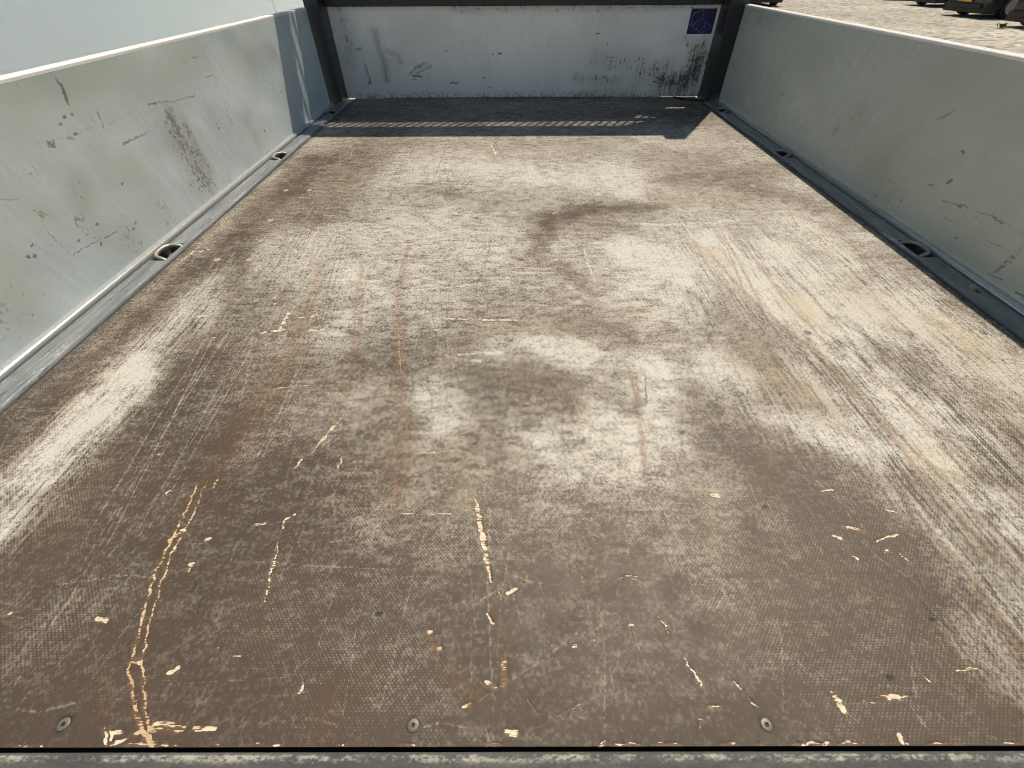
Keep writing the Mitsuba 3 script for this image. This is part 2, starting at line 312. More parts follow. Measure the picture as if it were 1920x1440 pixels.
    ('B', [0.0021], 0.7, [-0.5736,0.848,-0.5535,0.8545]),
    ('B', [0.0014], 0.7, [-0.5485,0.8195,-0.5438,0.8455]),
    ('B', [0.0007,0.00105,0.0007], 0.9, [-0.2489,0.741,-0.2305,0.6608,-0.2147,0.5928]),
    ('B', [0.0007], 0.8, [-0.17,0.2993,-0.1239,0.2975,-0.0782,0.2982]),
    ('B', [0.00084], 0.7, [-0.16,0.4022,-0.105,0.4072,-0.0581,0.4155]),
    ('B', [0.00105], 0.75, [-0.4438,0.5496,-0.4132,0.555,-0.3778,0.559]),
    ('B', [0.00084], 0.55, [-0.1181,0.6324,-0.0769,0.6516,-0.0015,0.6594]),
    ('B', [0.00245], 1.0, [-0.0054,0.191,0.0013,0.1941,0.0053,0.196]),
    ('B', [0.0014], 0.8, [-0.0312,0.1671,-0.025,0.1566]),
    ('B', [0.00105], 0.8, [-0.0168,0.1916,-0.0147,0.1866]),
    ('B', [0.0028], 0.9, [0.088,0.2082]),
    ('B', [0.0007,0.0014,0.0007], 0.9, [0.1341,0.2067,0.1452,0.2114,0.1585,0.2093]),
    ('B', [0.0007,0.00105,0.0007], 0.9, [0.1708,0.1666,0.1762,0.1573,0.1831,0.1448]),
    ('B', [0.0007,0.00126,0.0007], 0.9, [0.193,0.1205,0.1982,0.1078,0.2045,0.0941]),
    ('B', [0.0007,0.0021,0.00105,0.00175,0.0007], 0.9, [0.2399,0.0988,0.2437,0.0935,0.2489,0.0887,0.251,0.0827,0.2575,0.0735]),
    ('B', [0.0021,0.0042,0.0028], 0.85, [0.3429,0.0862,0.3454,0.0793,0.3468,0.0725]),
    ('B', [0.0007], 0.6, [0.3548,0.0788,0.3955,0.0806,0.4332,0.086]),
    ('B', [0.0028,0.0042,0.0028], 0.95, [0.3927,0.0871,0.4001,0.0861,0.4112,0.0838]),
    ('B', [0.0035], 0.9, [0.2948,0.3268,0.3015,0.3232]),
    ('B', [0.0021], 0.6, [0.229,0.3013]),
    ('B', [0.0021,0.0042], 0.62, [0.4574,0.2779,0.4824,0.27]),
    ('B', [0.0028], 0.9, [0.4381,0.264,0.4447,0.2602]),
    ('B', [0.0021,0.0042], 0.55, [0.4411,0.2432,0.4525,0.2331]),
    ('B', [0.0014,0.0021], 0.7, [0.4918,0.2563,0.5264,0.2652]),
    ('B', [0.0014], 0.8, [0.5141,0.2372,0.5186,0.2301]),
    ('B', [0.0035], 0.5, [0.4956,0.2416]),
    ('B', [0.00175], 0.7, [0.4562,0.3333,0.4745,0.335]),
    ('B', [0.00105], 0.7, [0.5337,0.3027,0.5463,0.2985]),
    ('B', [0.00245], 1.0, [-0.3832,0.107,-0.3771,0.112]),
    ('B', [0.0021], 0.8, [-0.3315,0.0587,-0.3092,0.0582]),
    ('B', [0.0042,0.0056,0.0035], 0.8, [-0.3723,0.0587,-0.3611,0.0622,-0.3442,0.0578]),
    ('B', [0.0028], 0.7, [-0.4117,0.055,-0.4049,0.0562]),
    ('B', [0.0021], 0.8, [-0.4097,0.0453,-0.3937,0.0507,-0.3823,0.0571]),
    ('B', [0.0014], 0.8, [-0.4265,0.0606,-0.4102,0.0453]),
    ('B', [0.0014], 0.7, [-0.4199,0.0614,-0.4062,0.0466]),
    ('B', [0.0028], 0.9, [-0.4215,0.2204,-0.4223,0.2273]),
    ('B', [0.0021], 0.8, [-0.4218,0.2606,-0.4175,0.2621]),
    ('B', [0.0021], 0.6, [-0.3634,0.2829,-0.3502,0.2837]),
    ('B', [0.0028], 0.7, [-0.5037,0.1624,-0.4892,0.16]),
    ('B', [0.0021], 0.8, [-0.4326,0.1182,-0.4205,0.1172]),
    ('B', [0.0021], 0.7, [-0.3413,0.1307]),
    ('B', [0.0021], 0.7, [-0.289,0.1118]),
    ('B', [0.0014], 0.7, [-0.2328,0.0882,-0.2319,0.0988]),
    ('B', [0.0014], 0.5, [-0.3213,0.1232,-0.3119,0.1227]),
    ('B', [0.0028], 0.9, [-0.0989,0.1471]),
    ('B', [0.0028], 0.9, [-0.0849,0.1296]),
    ('B', [0.0021], 0.8, [-0.0531,0.0763,-0.0448,0.0795]),
    ('B', [0.00315], 0.8, [-0.0302,0.0974,-0.0208,0.0945]),
    ('B', [0.0035], 0.6, [-0.0094,0.1158,-0.0092,0.0964]),
    ('B', [0.0028], 0.8, [-0.0077,0.0556,0.0043,0.0547]),
    ('B', [0.0021], 0.7, [-0.0352,0.0586]),
    ('B', [0.0028], 0.8, [0.0705,0.133]),
    ('B', [0.0021], 1.0, [0.1269,0.0976]),
    ('B', [0.0021], 0.9, [0.1399,0.1539]),
    ('B', [0.0021], 0.8, [-0.0611,0.1774]),
    ('B', [0.0021], 0.7, [0.087,0.0454,0.0922,0.0479]),
    ('B', [0.0028,0.0021], 0.9, [0.391,0.0524,0.3915,0.0466]),
    ('B', [0.0014], 0.7, [0.1899,0.0583,0.193,0.0647,0.1985,0.0647]),
    ('B', [0.0021], 0.5, [0.2063,0.075,0.2178,0.0754]),
    ('B', [0.0014], 0.7, [0.4541,0.1013,0.4555,0.0974]),
    ('B', [0.0014], 0.6, [0.4888,0.1072,0.5147,0.1102]),
    ('B', [0.0021], 0.7, [0.3587,0.1534]),
    ('B', [0.0035], 1.1, [0.1058,1.0223,0.1254,1.0221]),
    ('B', [0.0042], 1.0, [-0.0886,2.0024,-0.0754,1.9376,-0.0649,1.876]),
    ('B', [0.0014], 0.8, [-0.8758,1.0003,-0.8711,1.0864]),
    ('B', [0.0021,0.0042], 0.9, [-0.8559,1.0742,-0.8328,1.0861]),
    ('B', [0.00105], 0.7, [-0.8509,1.1015,-0.8657,1.1758]),
    ('B', [0.0014], 0.7, [-0.5888,1.3032,-0.5473,1.3028]),
    ('B', [0.0028], 1.0, [-0.7457,1.5564]),
    ('B', [0.0021], 0.8, [-0.6475,2.119]),
    ('B', [0.0028], 0.6, [-0.4644,2.0534]),
    ('B', [0.0021], 0.7, [-0.5385,1.8632]),
    ('B', [0.0021], 0.8, [-0.5449,1.7095,-0.5328,1.7445]),
    ('B', [0.0021], 0.7, [-0.6159,1.788]),
    ('B', [0.0014], 0.7, [-0.6848,1.055,-0.6791,1.0348]),
    ('B', [0.0014], 0.6, [-0.5173,1.1235,-0.5107,1.1362]),
    ('B', [0.0021], 0.7, [0.1289,1.3111,0.1434,1.3268]),
    ('B', [0.0021], 0.7, [0.209,1.7948,0.2126,1.7885]),
    ('B', [0.0021], 0.6, [0.485,1.8678]),
    ('B', [0.0014], 0.6, [0.2975,1.6753,0.3181,1.6807]),
    ('B', [0.0021], 0.8, [-0.9331,1.0514]),
    ('B', [0.0014], 0.6, [0.1253,0.4617,0.1418,0.45]),
    ('B', [0.0014], 0.5, [-0.0017,0.5218,0.0268,0.51]),
    ('B', [0.0028], 0.5, [0.1323,0.4807]),
    ('B', [0.00105], 0.5, [-0.0479,0.3825,-0.0369,0.3794]),
    ('B', [0.0021], 0.6, [-0.0042,0.2889]),
    ('B', [0.0007], 0.6, [0.0149,0.0831,0.0257,0.0694]),
    ('B', [0.00056], 0.55, [0.0198,0.0585,0.0481,0.0694,0.0778,0.083]),
    ('B', [0.00056], 0.5, [0.1063,0.158,0.0893,0.1171]),
    ('B', [0.00084], 0.6, [0.0952,0.1609,0.0928,0.1384]),
    ('B', [0.0021], 0.8, [-0.5165,0.3324,-0.5143,0.3368]),
    ('B', [0.0014], 0.8, [-0.4509,0.3411,-0.4505,0.3569]),
    ('B', [0.0021], 0.7, [-0.5668,0.4019,-0.5703,0.405]),
    ('B', [0.0021], 0.6, [-0.4973,0.3279,-0.4879,0.3296]),
    ('B', [0.0014], 0.5, [-0.5712,0.2263,-0.5637,0.2208]),
    ('B', [0.0021], 0.7, [-0.616,0.1656,-0.6133,0.1686]),
    ('B', [0.0014], 0.6, [-0.6158,0.5355,-0.6115,0.5491]),
    ('B', [0.0014], 0.5, [-0.5881,0.5421,-0.5872,0.5518]),
    ('B', [0.0014], 0.5, [-0.6363,0.703,-0.5991,0.6957]),
    ('B', [0.0007], 0.6, [-0.5436,0.7205,-0.5456,0.6883]),
    ('B', [0.00084], 0.5, [-0.5126,0.6625,-0.5011,0.8452]),
    ('W', [0.16], 0.16, [-0.1787,0.686,0.0392,0.5885,0.1969,0.4567]),
    ('W', [0.14], 0.14, [-0.4959,1.077,-0.2361,0.7602,-0.2265,0.5899]),
    ('W', [0.2], 0.14, [0.4342,1.1304,0.5121,0.7551,0.5079,0.5037]),
    ('W', [0.12], 0.12, [-0.4171,1.2413,0.0605,1.1668]),
    ('W', [0.08], 0.14, [0.0336,0.4347,0.1306,0.3719,0.0745,0.3002]),
    ('W', [0.05], 0.12, [-0.1481,0.3539,-0.201,0.3011]),
    ('W', [0.06], 0.1, [0.1868,0.3254,0.2977,0.3522]),
    ('W', [0.05], 0.12, [0.2698,0.2676,0.2623,0.1846]),
    ('W', [0.04], 0.14, [-0.5338,0.1509,-0.5199,0.2262]),
    ('W', [0.04], 0.1, [-0.309,0.2618,-0.2859,0.3271]),
    ('Y', [0.1], 0.22, [-0.1677,0.3731,-0.0478,0.3006,0.101,0.2681]),
    ('Y', [0.08], 0.2, [0.2423,0.2996,0.2936,0.1972]),
    ('Y', [0.05], 0.25, [-0.6324,0.2265,-0.6377,0.3557]),
    ('Y', [0.06], 0.25, [0.5214,0.1112,0.5252,0.073]),
    ('W', [0.16], 0.2, [-0.1914,0.5072,-0.0542,0.4241,0.0792,0.353]),
    ('W', [0.1], 0.16, [0.1471,0.3718,0.227,0.2996]),
    ('W', [0.07], 0.16, [-0.1835,0.2252,-0.1493,0.2689]),
    ('W', [0.03], -0.25, [-0.7373,1.0792,-0.673,0.8922,-0.6464,0.7829]),
    ('W', [0.05], -0.16, [-0.7623,1.8213,-0.7308,1.4931]),
    ('H', [0.0005,0.0011,0.0011,0.0005], 0.7821581045134688, [0.6111,1.0753,0.5774,0.8979,0.5888,0.7644,0.6412,0.6353]),
    ('H', [0.0005,0.0011,0.0011,0.0005], 0.9680458934501339, [0.6543,0.6437,0.657,0.4864,0.6587,0.3575,0.6697,0.2412,0.6727,0.1636]),
    ('H', [0.0005,0.0011,0.0011,0.0005], 0.9032247398920143, [0.6229,0.9054,0.6292,0.7731,0.689,0.648,0.7033,0.4981,0.6969,0.3618,0.7069,0.2442]),
    ('H', [0.0005,0.0011,0.0011,0.0005], 0.6678114234998359, [0.667,0.4896,0.6624,0.3558,0.6714,0.2409,0.6773,0.164]),
    ('H', [0.0005,0.0011,0.0011,0.0005], 0.5746609020089831, [0.7064,0.6524,0.7214,0.5014,0.716,0.3608,0.7294,0.2459]),
    ('H', [0.0005,0.0011,0.0011,0.0005], 1.088381454106004, [0.5365,0.7496,0.5919,0.6313,0.6025,0.4778,0.5956,0.3473,0.6048,0.2336,0.6074,0.1565]),
    ('H', [0.0005,0.0011,0.0011,0.0005], 0.5254614948327225, [0.7672,0.669,0.7808,0.5111,0.7739,0.3689,0.7879,0.2516]),
    ('H', [0.0005,0.0011,0.0011,0.0005], 0.6627803791963677, [0.5714,0.8853,0.5806,0.7568,0.641,0.6361,0.6568,0.4914,0.6512,0.3522]),
    ('H', [0.0005,0.0011,0.0011,0.0005], 0.8535218878038848, [0.7663,0.5074,0.7624,0.3679,0.7728,0.2469,0.7762,0.17]),
    ('H', [0.0005,0.0011,0.0011,0.0005], 0.8536261740054644, [0.6583,1.0996,0.6287,0.9044,0.6324,0.7742]),
    ('H', [0.0005,0.0011,0.0011,0.0005], 0.7214923851661724, [0.7695,0.5067,0.7693,0.3686,0.7792,0.2503]),
    ('H', [0.0005,0.0011,0.0011,0.0005], 0.7611405923196926, [0.6303,0.6347,0.6396,0.4862,0.6405,0.3537,0.6462,0.2368,0.6505,0.1618]),
    ('H', [0.0005,0.0011,0.0011,0.0005], 0.7020261410269285, [0.6048,0.4821,0.6025,0.3486,0.6126,0.2362]),
    ('H', [0.0005,0.0011,0.0011,0.0005], 0.6671552852099076, [0.7565,0.5061,0.7505,0.3656,0.7607,0.2468,0.7686,0.17]),
    ('H', [0.0005,0.0011,0.0011,0.0005], 0.7501434175240937, [0.741,0.5045,0.7346,0.3623,0.7474,0.2475]),
    ('H', [0.0005,0.0011,0.0011,0.0005], 0.948808658953078, [0.5253,0.7496,0.5817,0.6241,0.5933,0.4789,0.5867,0.3441,0.5997,0.2357,0.598,0.1562]),
    ('H', [0.0005,0.0011,0.0011,0.0005], 0.7579320441646281, [0.6743,0.9157,0.688,0.791,0.7458,0.6651,0.7578,0.5041,0.7501,0.3637]),
    ('H', [0.0005,0.0011,0.0011,0.0005], 1.0478508589215454, [0.6295,1.2461,0.6321,1.0945,0.6011,0.9036]),
    ('H', [0.0005,0.0011,0.0011,0.0005], 1.0337799644740717, [0.5752,1.2144,0.5733,1.0679,0.5341,0.8825,0.5452,0.7546,0.5994,0.6328]),
    ('H', [0.0005,0.0011,0.0011,0.0005], 0.5305837160627545, [0.6335,1.088,0.6028,0.9012,0.6075,0.7669]),
    ('H', [0.0005,0.0011,0.0011,0.0005], 0.809242729107082, [0.6729,0.9257,0.6729,0.785,0.734,0.657]),
    ('H', [0.0005,0.0011,0.0011,0.0005], 0.9771756280060168, [0.544,0.753,0.6061,0.6338,0.6121,0.4789,0.6123,0.3515,0.6178,0.2348]),
    ('H', [0.0005,0.0011,0.0011,0.0005], 0.9560261713097125, [0.5838,0.6261,0.5937,0.4782,0.5859,0.3448,0.5964,0.2333]),
    ('H', [0.0005,0.0011,0.0011,0.0005], 1.0222106826104809, [0.688,0.9317,0.6933,0.7922,0.7551,0.6598,0.7686,0.5088,0.7639,0.3683,0.7781,0.249]),
    ('H', [0.0005,0.0011,0.0011,0.0005], 0.7332041220857778, [0.6731,1.2595,0.672,1.1005,0.6382,0.915,0.6432,0.7764,0.707,0.6504,0.7186,0.5002]),
    ('H', [0.0005,0.0011,0.0011,0.0005], 0.5690580070325797, [0.6839,0.6488,0.6955,0.4956,0.6934,0.3612]),
    ('H', [0.0005,0.0011,0.0011,0.0005], 0.838386408301095, [0.6285,0.777,0.6866,0.648,0.699,0.4978,0.6919,0.3564,0.7017,0.2436]),
    ('H', [0.0005,0.0011,0.0011,0.0005], 1.079788621142181, [0.7293,1.2938,0.7246,1.1159,0.6918,0.9259,0.7058,0.791]),
    ('H', [0.0005,0.0011,0.0011,0.0005], 0.8857718023704824, [0.696,0.7874,0.7574,0.6618,0.773,0.5054,0.7701,0.3679]),
    ('H', [0.0005,0.0011,0.0011,0.0005], 0.8513703890843016, [0.5623,1.0507,0.5294,0.8764,0.5384,0.7525,0.5945,0.6324]),
    ('H', [0.0005,0.0011,0.0011,0.0005], 0.6843363926848386, [0.6651,0.9146,0.674,0.7802,0.7373,0.658,0.7493,0.5001]),
    ('H', [0.0005,0.0011,0.0011,0.0005], 0.516662130421248, [0.655,0.9149,0.6643,0.7825,0.7309,0.6578,0.7395,0.5001,0.7347,0.3635,0.7484,0.2461]),
    ('H', [0.0005,0.0011,0.0011,0.0005], 0.9306130145966979, [0.7479,0.5014,0.7493,0.3653,0.7577,0.2488]),
    ('H', [0.0005,0.0011,0.0011,0.0005], 1.0151573391411879, [0.7732,0.5082,0.7667,0.3688,0.7758,0.2485]),
]
LEFT_MARKS = [
    ('O', [0.1], 0.5, [1.0144,0.3787,1.1865,0.3877,1.3542,0.3849]),
    ('O', [0.08], 0.4, [0.9484,0.3385,1.0288,0.3389]),
    ('O', [0.07], 0.45, [1.435,0.3266,1.6764,0.3688]),
    ('O', [0.06], 0.3, [1.2704,0.343,1.2003,0.3124]),
    ('O', [0.05], 0.35, [1.2037,0.4048,1.155,0.373,1.1058,0.3322]),
    ('O', [0.06], 0.3, [2.1047,0.3673,1.8752,0.3159,2.1505,0.3136]),
    ('O', [0.05], 0.4, [1.0942,0.2259,1.0903,0.2033,1.1491,0.1709]),
    ('O', [0.04], 0.45, [1.1783,0.1999,1.1255,0.179,1.0837,0.1872]),
    ('O', [0.06], 0.3, [0.8668,0.2056,0.8887,0.1854]),
    ('O', [0.05], 0.4, [0.7476,0.1633,0.7191,0.1108,0.7122,0.0655]),
    ('O', [0.06], 0.3, [0.9935,0.088,1.1708,0.065]),
    ('O', [0.03], 0.4, [1.8128,0.0791,1.8098,0.0522]),
    ('O', [0.02], 0.4, [2.2259,0.2514,2.2122,0.1789]),
    ('O', [0.06], 0.35, [1.0059,0.2085,0.9741,0.1852]),
    ('S', [0.02,0.05,0.05,0.03], 0.9, [1.41,0.2553,1.3925,0.1917,1.404,0.1148,1.4215,0.0449]),
    ('S', [0.02,0.03], 0.8, [1.4491,0.2193,1.4444,0.133,1.4533,0.083]),
    ('S', [0.03], 0.5, [1.3571,0.0684,1.3801,0.0437]),
    ('S', [0.03], 0.45, [0.9973,0.1999,0.9489,0.135,0.9615,0.1034]),
    ('S', [0.03], 0.5, [1.0323,0.0551,1.0345,0.0245]),
    ('S', [0.02], 0.5, [0.8825,0.1936,0.8836,0.1875]),
    ('S', [0.05], 0.3, [1.1638,0.0827,1.1856,0.0278]),
    ('S', [0.008], 0.7, [1.846,0.013,1.8979,0.0115]),
    ('S', [0.05], 0.3, [0.697,0.101,0.6894,0.0559]),
    ('K', [0.0015,0.003,0.004,0.002], 0.95, [1.1089,0.3834,1.1128,0.3675,1.106,0.3561,1.1003,0.3364]),
    ('K', [0.0015], 0.6, [1.0147,0.3919,1.0142,0.385]),
    ('K', [0.0015], 0.7, [1.3406,0.2866,1.3906,0.2826,1.459,0.2714,1.5148,0.2697,1.5591,0.2653]),
    ('K', [0.002], 0.6, [1.3386,0.287,1.3739,0.286]),
    ('K', [0.0015], 0.55, [1.5005,0.3042,1.5209,0.2699]),
    ('K', [0.0018], 0.6, [1.6939,0.1994,1.6959,0.1507]),
    ('K', [0.0015], 0.45, [1.17,0.2824,1.2286,0.2812,1.2945,0.2867]),
    ('K', [0.003], 0.3, [1.1728,0.2851,1.2438,0.2859,1.3768,0.269]),
    ('K', [0.002], 0.65, [1.1633,0.3126,1.1621,0.2932,1.1548,0.2748]),
    ('K', [0.0015], 0.5, [1.0617,0.3044,1.0572,0.292,1.0612,0.2782]),
    ('K', [0.0015], 0.5, [0.9689,0.2962,1.0513,0.2861,1.1284,0.2869]),
    ('K', [0.001], 0.35, [0.94,0.2984,0.9689,0.2962]),
    ('K', [0.002], 0.6, [1.0599,0.2785,1.0521,0.287]),
    ('K', [0.0012], 0.6, [0.8604,0.1716,0.8619,0.1367,0.8669,0.1031]),
    ('K', [0.0014], 0.75, [0.8724,0.0989,0.9274,0.0964,1.0162,0.0868]),
    ('K', [0.0015], 0.5, [0.9302,0.2766,0.9255,0.2475]),
    ('K', [0.001], 0.4, [1.2594,0.2247,1.2923,0.1852,1.3108,0.1518]),
    ('K', [0.003], 0.4, [1.567,0.3504,1.5945,0.3427]),
    ('K', [0.003], 0.5, [1.6274,0.3513,1.6704,0.347]),
    ('K', [0.0015], 0.5, [1.6934,0.3602,1.773,0.3754]),
    ('K', [0.002], 0.5, [1.6532,0.2975,1.6977,0.2975]),
    ('K', [0.001], 0.4, [1.3748,0.3505,1.3785,0.3265]),
    ('K', [0.0015], 0.5, [1.667,0.1182,1.6882,0.0814]),
    ('K', [0.003], 0.6, [1.6814,0.164]),
    ('K', [0.0035], 0.6, [1.6052,0.1744,1.6057,0.182]),
    ('K', [0.001], 0.4, [0.9272,0.3418,0.9277,0.3179]),
    ('K', [0.002], 0.5, [0.8258,0.241,0.8554,0.2273]),
    ('K', [0.0015], 0.4, [0.8781,0.2687,0.907,0.2589]),
    ('K', [0.0015], 0.5, [0.8848,0.2564,0.917,0.2555]),
    ('K', [0.0015], 0.4, [1.3662,0.2585,1.2799,0.2218]),
    ('K', [0.002], 0.5, [0.6319,0.0484,0.6457,0.0477]),
    ('K', [0.0015], 0.5, [1.0516,0.1159,1.0589,0.0921]),
    ('K', [0.001], 0.4, [0.7123,0.059,0.8114,0.079]),
    ('K', [0.0018], 0.6, [1.1809,0.2339,1.1924,0.2392]),
    ('K', [0.0018], 0.6, [1.1882,0.2337,1.1979,0.2373]),
    ('K', [0.0018], 0.6, [1.1957,0.2336,1.2034,0.2354]),
    ('K', [0.0018], 0.6, [1.2032,0.2335,1.2149,0.2393]),
    ('K', [0.0018], 0.6, [1.2108,0.2334,1.2205,0.2374]),
    ('K', [0.0018], 0.6, [1.2185,0.2333,1.2262,0.2355]),
    ('K', [0.0018], 0.6, [1.2263,0.2332,1.2379,0.2395]),
    ('K', [0.0018], 0.6, [1.2341,0.233,1.2438,0.2376]),
    ('K', [0.0018], 0.6, [1.242,0.2329,1.2497,0.2356]),
    ('K', [0.0018], 0.6, [1.25,0.2328,1.2617,0.2396]),
    ('K', [0.0018], 0.6, [1.2581,0.2327,1.2678,0.2377]),
    ('K', [0.0018], 0.6, [1.2663,0.2325,1.2739,0.2357]),
    ('K', [0.0018], 0.6, [1.2746,0.2324,1.2863,0.2398]),
    ('K', [0.0018], 0.6, [1.2829,0.2323,1.2925,0.2378]),
    ('K', [0.002], 0.7, [0.9943,0.2932,0.9912,0.2828]),
    ('K', [0.002], 0.7, [0.9983,0.2921,0.9952,0.2817]),
    ('K', [0.002], 0.7, [1.0024,0.291,0.9993,0.2806]),
    ('K', [0.002], 0.7, [1.0064,0.2899,1.0034,0.2794]),
    ('K', [0.0014], 0.4, [1.1918,0.2549,1.1963,0.243]),
    ('K', [0.0014], 0.4, [1.2102,0.2547,1.2149,0.2426]),
    ('K', [0.0014], 0.4, [1.2291,0.2545,1.2341,0.2422]),
    ('K', [0.0014], 0.4, [1.2484,0.2543,1.2537,0.2418]),
    ('K', [0.0014], 0.4, [1.2683,0.254,1.2739,0.2414]),
    ('K', [0.0014], 0.4, [1.2887,0.2538,1.2946,0.241]),
    ('K', [0.0014], 0.4, [1.3096,0.2535,1.3158,0.2406]),
    ('K', [0.0014], 0.4, [1.331,0.2533,1.3376,0.2402]),
    ('K', [0.0014], 0.4, [1.3531,0.253,1.36,0.2397]),
    ('K', [0.004], 0.8, [0.9075,0.1141]),
    ('K', [0.004], 0.8, [0.9757,0.1229]),
    ('K', [0.004], 0.8, [0.9524,0.0851]),
    ('K', [0.004], 0.8, [0.7888,0.1389]),
    ('K', [0.004], 0.8, [0.8017,0.1342]),
    ('K', [0.004], 0.8, [1.0591,0.0709]),
    ('K', [0.004], 0.8, [1.0785,0.0792]),
    ('K', [0.004], 0.8, [1.6076,0.166]),
    ('K', [0.004], 0.8, [0.8127,0.152]),
    ('K', [0.004], 0.8, [1.4395,0.1344]),
    ('K', [0.004], 0.8, [1.1112,0.1648]),
    ('K', [0.004], 0.8, [1.0701,0.2886]),
    ('K', [0.004], 0.8, [1.0711,0.3215]),
    ('K', [0.004], 0.8, [1.0931,0.3196]),
    ('K', [0.004], 0.8, [1.0508,0.3091]),
    ('K', [0.004], 0.8, [1.8979,0.0847]),
    ('K', [0.004], 0.8, [2.1503,0.1653]),
    ('K', [0.004], 0.8, [2.1864,0.1353]),
    ('K', [0.004], 0.8, [2.1918,0.1283]),
    ('L', [0.03], 0.5, [1.496,0.2801,1.5099,0.2707]),
    ('L', [0.03], 0.5, [1.061,0.3268,1.0286,0.3243]),
    ('L', [0.03], 0.4, [1.0444,0.0343,1.0199,0.0321]),
    ('L', [0.03], 0.35, [1.565,0.1766,1.5256,0.1713]),
    ('L', [0.015], 0.4, [1.3206,0.255]),
]
RIGHT_MARKS = [
    ('K', [0.002,0.004,0.002], 0.5, [1.3119,0.2414,1.2842,0.264,1.2566,0.2856]),
    ('K', [0.0015], 0.4, [1.7436,0.1281,1.6031,0.1641,1.3931,0.2166]),
    ('K', [0.002], 0.5, [1.6079,0.1997,1.5859,0.2016]),
    ('K', [0.005], 0.45, [2.12,0.1486,2.107,0.1605]),
    ('K', [0.004], 0.55, [2.0012,0.1624]),
    ('K', [0.002], 0.5, [1.8649,0.1412,1.8616,0.1541]),
    ('K', [0.003], 0.5, [1.9967,0.3225]),
    ('K', [0.002], 0.35, [1.4728,0.3385,1.4267,0.357]),
    ('K', [0.002], 0.45, [1.3298,0.3574,1.3256,0.3624]),
    ('K', [0.0015], 0.5, [1.4481,0.0832,1.3042,0.0858]),
    ('K', [0.005], 0.7, [1.1497,0.144,1.1447,0.1524]),
    ('K', [0.003], 0.6, [1.2006,0.1188,1.1874,0.1264]),
    ('K', [0.0015], 0.5, [1.2837,0.0751,1.236,0.0885,1.1986,0.0954]),
    ('K', [0.002], 0.6, [1.1337,0.1065,1.0945,0.1112,1.0578,0.1195]),
    ('K', [0.002], 0.55, [1.0303,0.1178,0.9897,0.1261,0.9551,0.1223]),
    ('K', [0.0015], 0.5, [0.9924,0.1288,0.8986,0.1236]),
    ('K', [0.002], 0.5, [0.9604,0.0806,0.9305,0.0822,0.8953,0.0845]),
    ('K', [0.002], 0.6, [0.9008,0.0254,0.8638,0.0305]),
    ('K', [0.003], 0.6, [0.8197,0.0259,0.8019,0.0264]),
    ('K', [0.0015], 0.45, [0.9668,0.0706,0.9343,0.0735]),
    ('K', [0.0035], 0.65, [1.3492,0.0344]),
    ('K', [0.0035], 0.65, [1.3045,0.0533]),
    ('K', [0.0035], 0.65, [1.2932,0.0419]),
    ('K', [0.0035], 0.65, [1.2524,0.0581]),
    ('K', [0.0035], 0.65, [1.1714,0.0119]),
    ('K', [0.0035], 0.65, [1.1187,0.0149]),
    ('K', [0.0035], 0.65, [1.0289,0.0526]),
    ('K', [0.0035], 0.65, [1.174,0.0075]),
    ('K', [0.0035], 0.65, [1.8559,0.1114]),
    ('K', [0.0035], 0.65, [1.6346,0.18]),
    ('K', [0.0035], 0.65, [1.5208,0.1119]),
    ('K', [0.0035], 0.65, [1.7975,0.0648]),
    ('K', [0.0035], 0.65, [1.1663,0.2128]),
    ('K', [0.0035], 0.65, [1.171,0.2139]),
    ('K', [0.0035], 0.65, [1.0193,0.1067]),
    ('K', [0.0035], 0.65, [1.0748,0.1098]),
    ('K', [0.0015], 0.5, [1.0999,0.0784,1.0923,0.0746]),
    ('K', [0.0015], 0.5, [1.0927,0.079,1.0841,0.0742]),
    ('K', [0.0015], 0.5, [1.0856,0.0795,1.0761,0.0738]),
    ('K', [0.0015], 0.5, [1.0786,0.0801,1.0711,0.0764]),
    ('K', [0.0015], 0.5, [1.0716,0.0806,1.0632,0.0759]),
    ('K', [0.0015], 0.5, [1.0647,0.0812,1.0554,0.0755]),
    ('K', [0.0015], 0.5, [1.0578,0.0817,1.0505,0.078]),
    ('K', [0.0015], 0.5, [1.0511,0.0822,1.0428,0.0776]),
    ('S', [0.004,0.009,0.006], 0.8, [0.8896,0.0348,0.8844,0.0692,0.8824,0.1003]),
    ('S', [0.012], 0.7, [1.6857,0.1241,1.6729,0.1356]),
    ('S', [0.006], 0.5, [1.8482,0.0825,1.8459,0.0886]),
    ('S', [0.006], 0.4, [1.2567,0.0625,1.2555,0.066]),
    ('O', [0.12], 0.35, [1.3123,0.349,1.1894,0.327]),
    ('O', [0.08], 0.35, [1.1375,0.3058,1.0734,0.2995]),
    ('O', [0.06], 0.4, [1.4492,0.0988,1.37,0.1011]),
    ('O', [0.05], 0.4, [1.2554,0.146,1.1744,0.1916]),
    ('O', [0.2], 0.25, [1.285,0.1148,0.9764,0.1127]),
    ('O', [0.1], 0.25, [0.8975,0.0173,0.7986,0.023]),
    ('L', [0.012], 0.5, [1.99,0.1375,1.984,0.1496]),
    ('L', [0.012], 0.3, [1.5134,0.345]),
    ('O', [0.02], 0.3, [2.5745,0.3713,2.5498,0.3583]),
    ('K', [0.002], 0.3, [2.5801,0.3709,2.5519,0.3544]),
    ('O', [0.02], 0.3, [2.6941,0.1766]),
    ('K', [0.0025], 0.5, [1.0824,0.1175,1.0559,0.1176]),
]
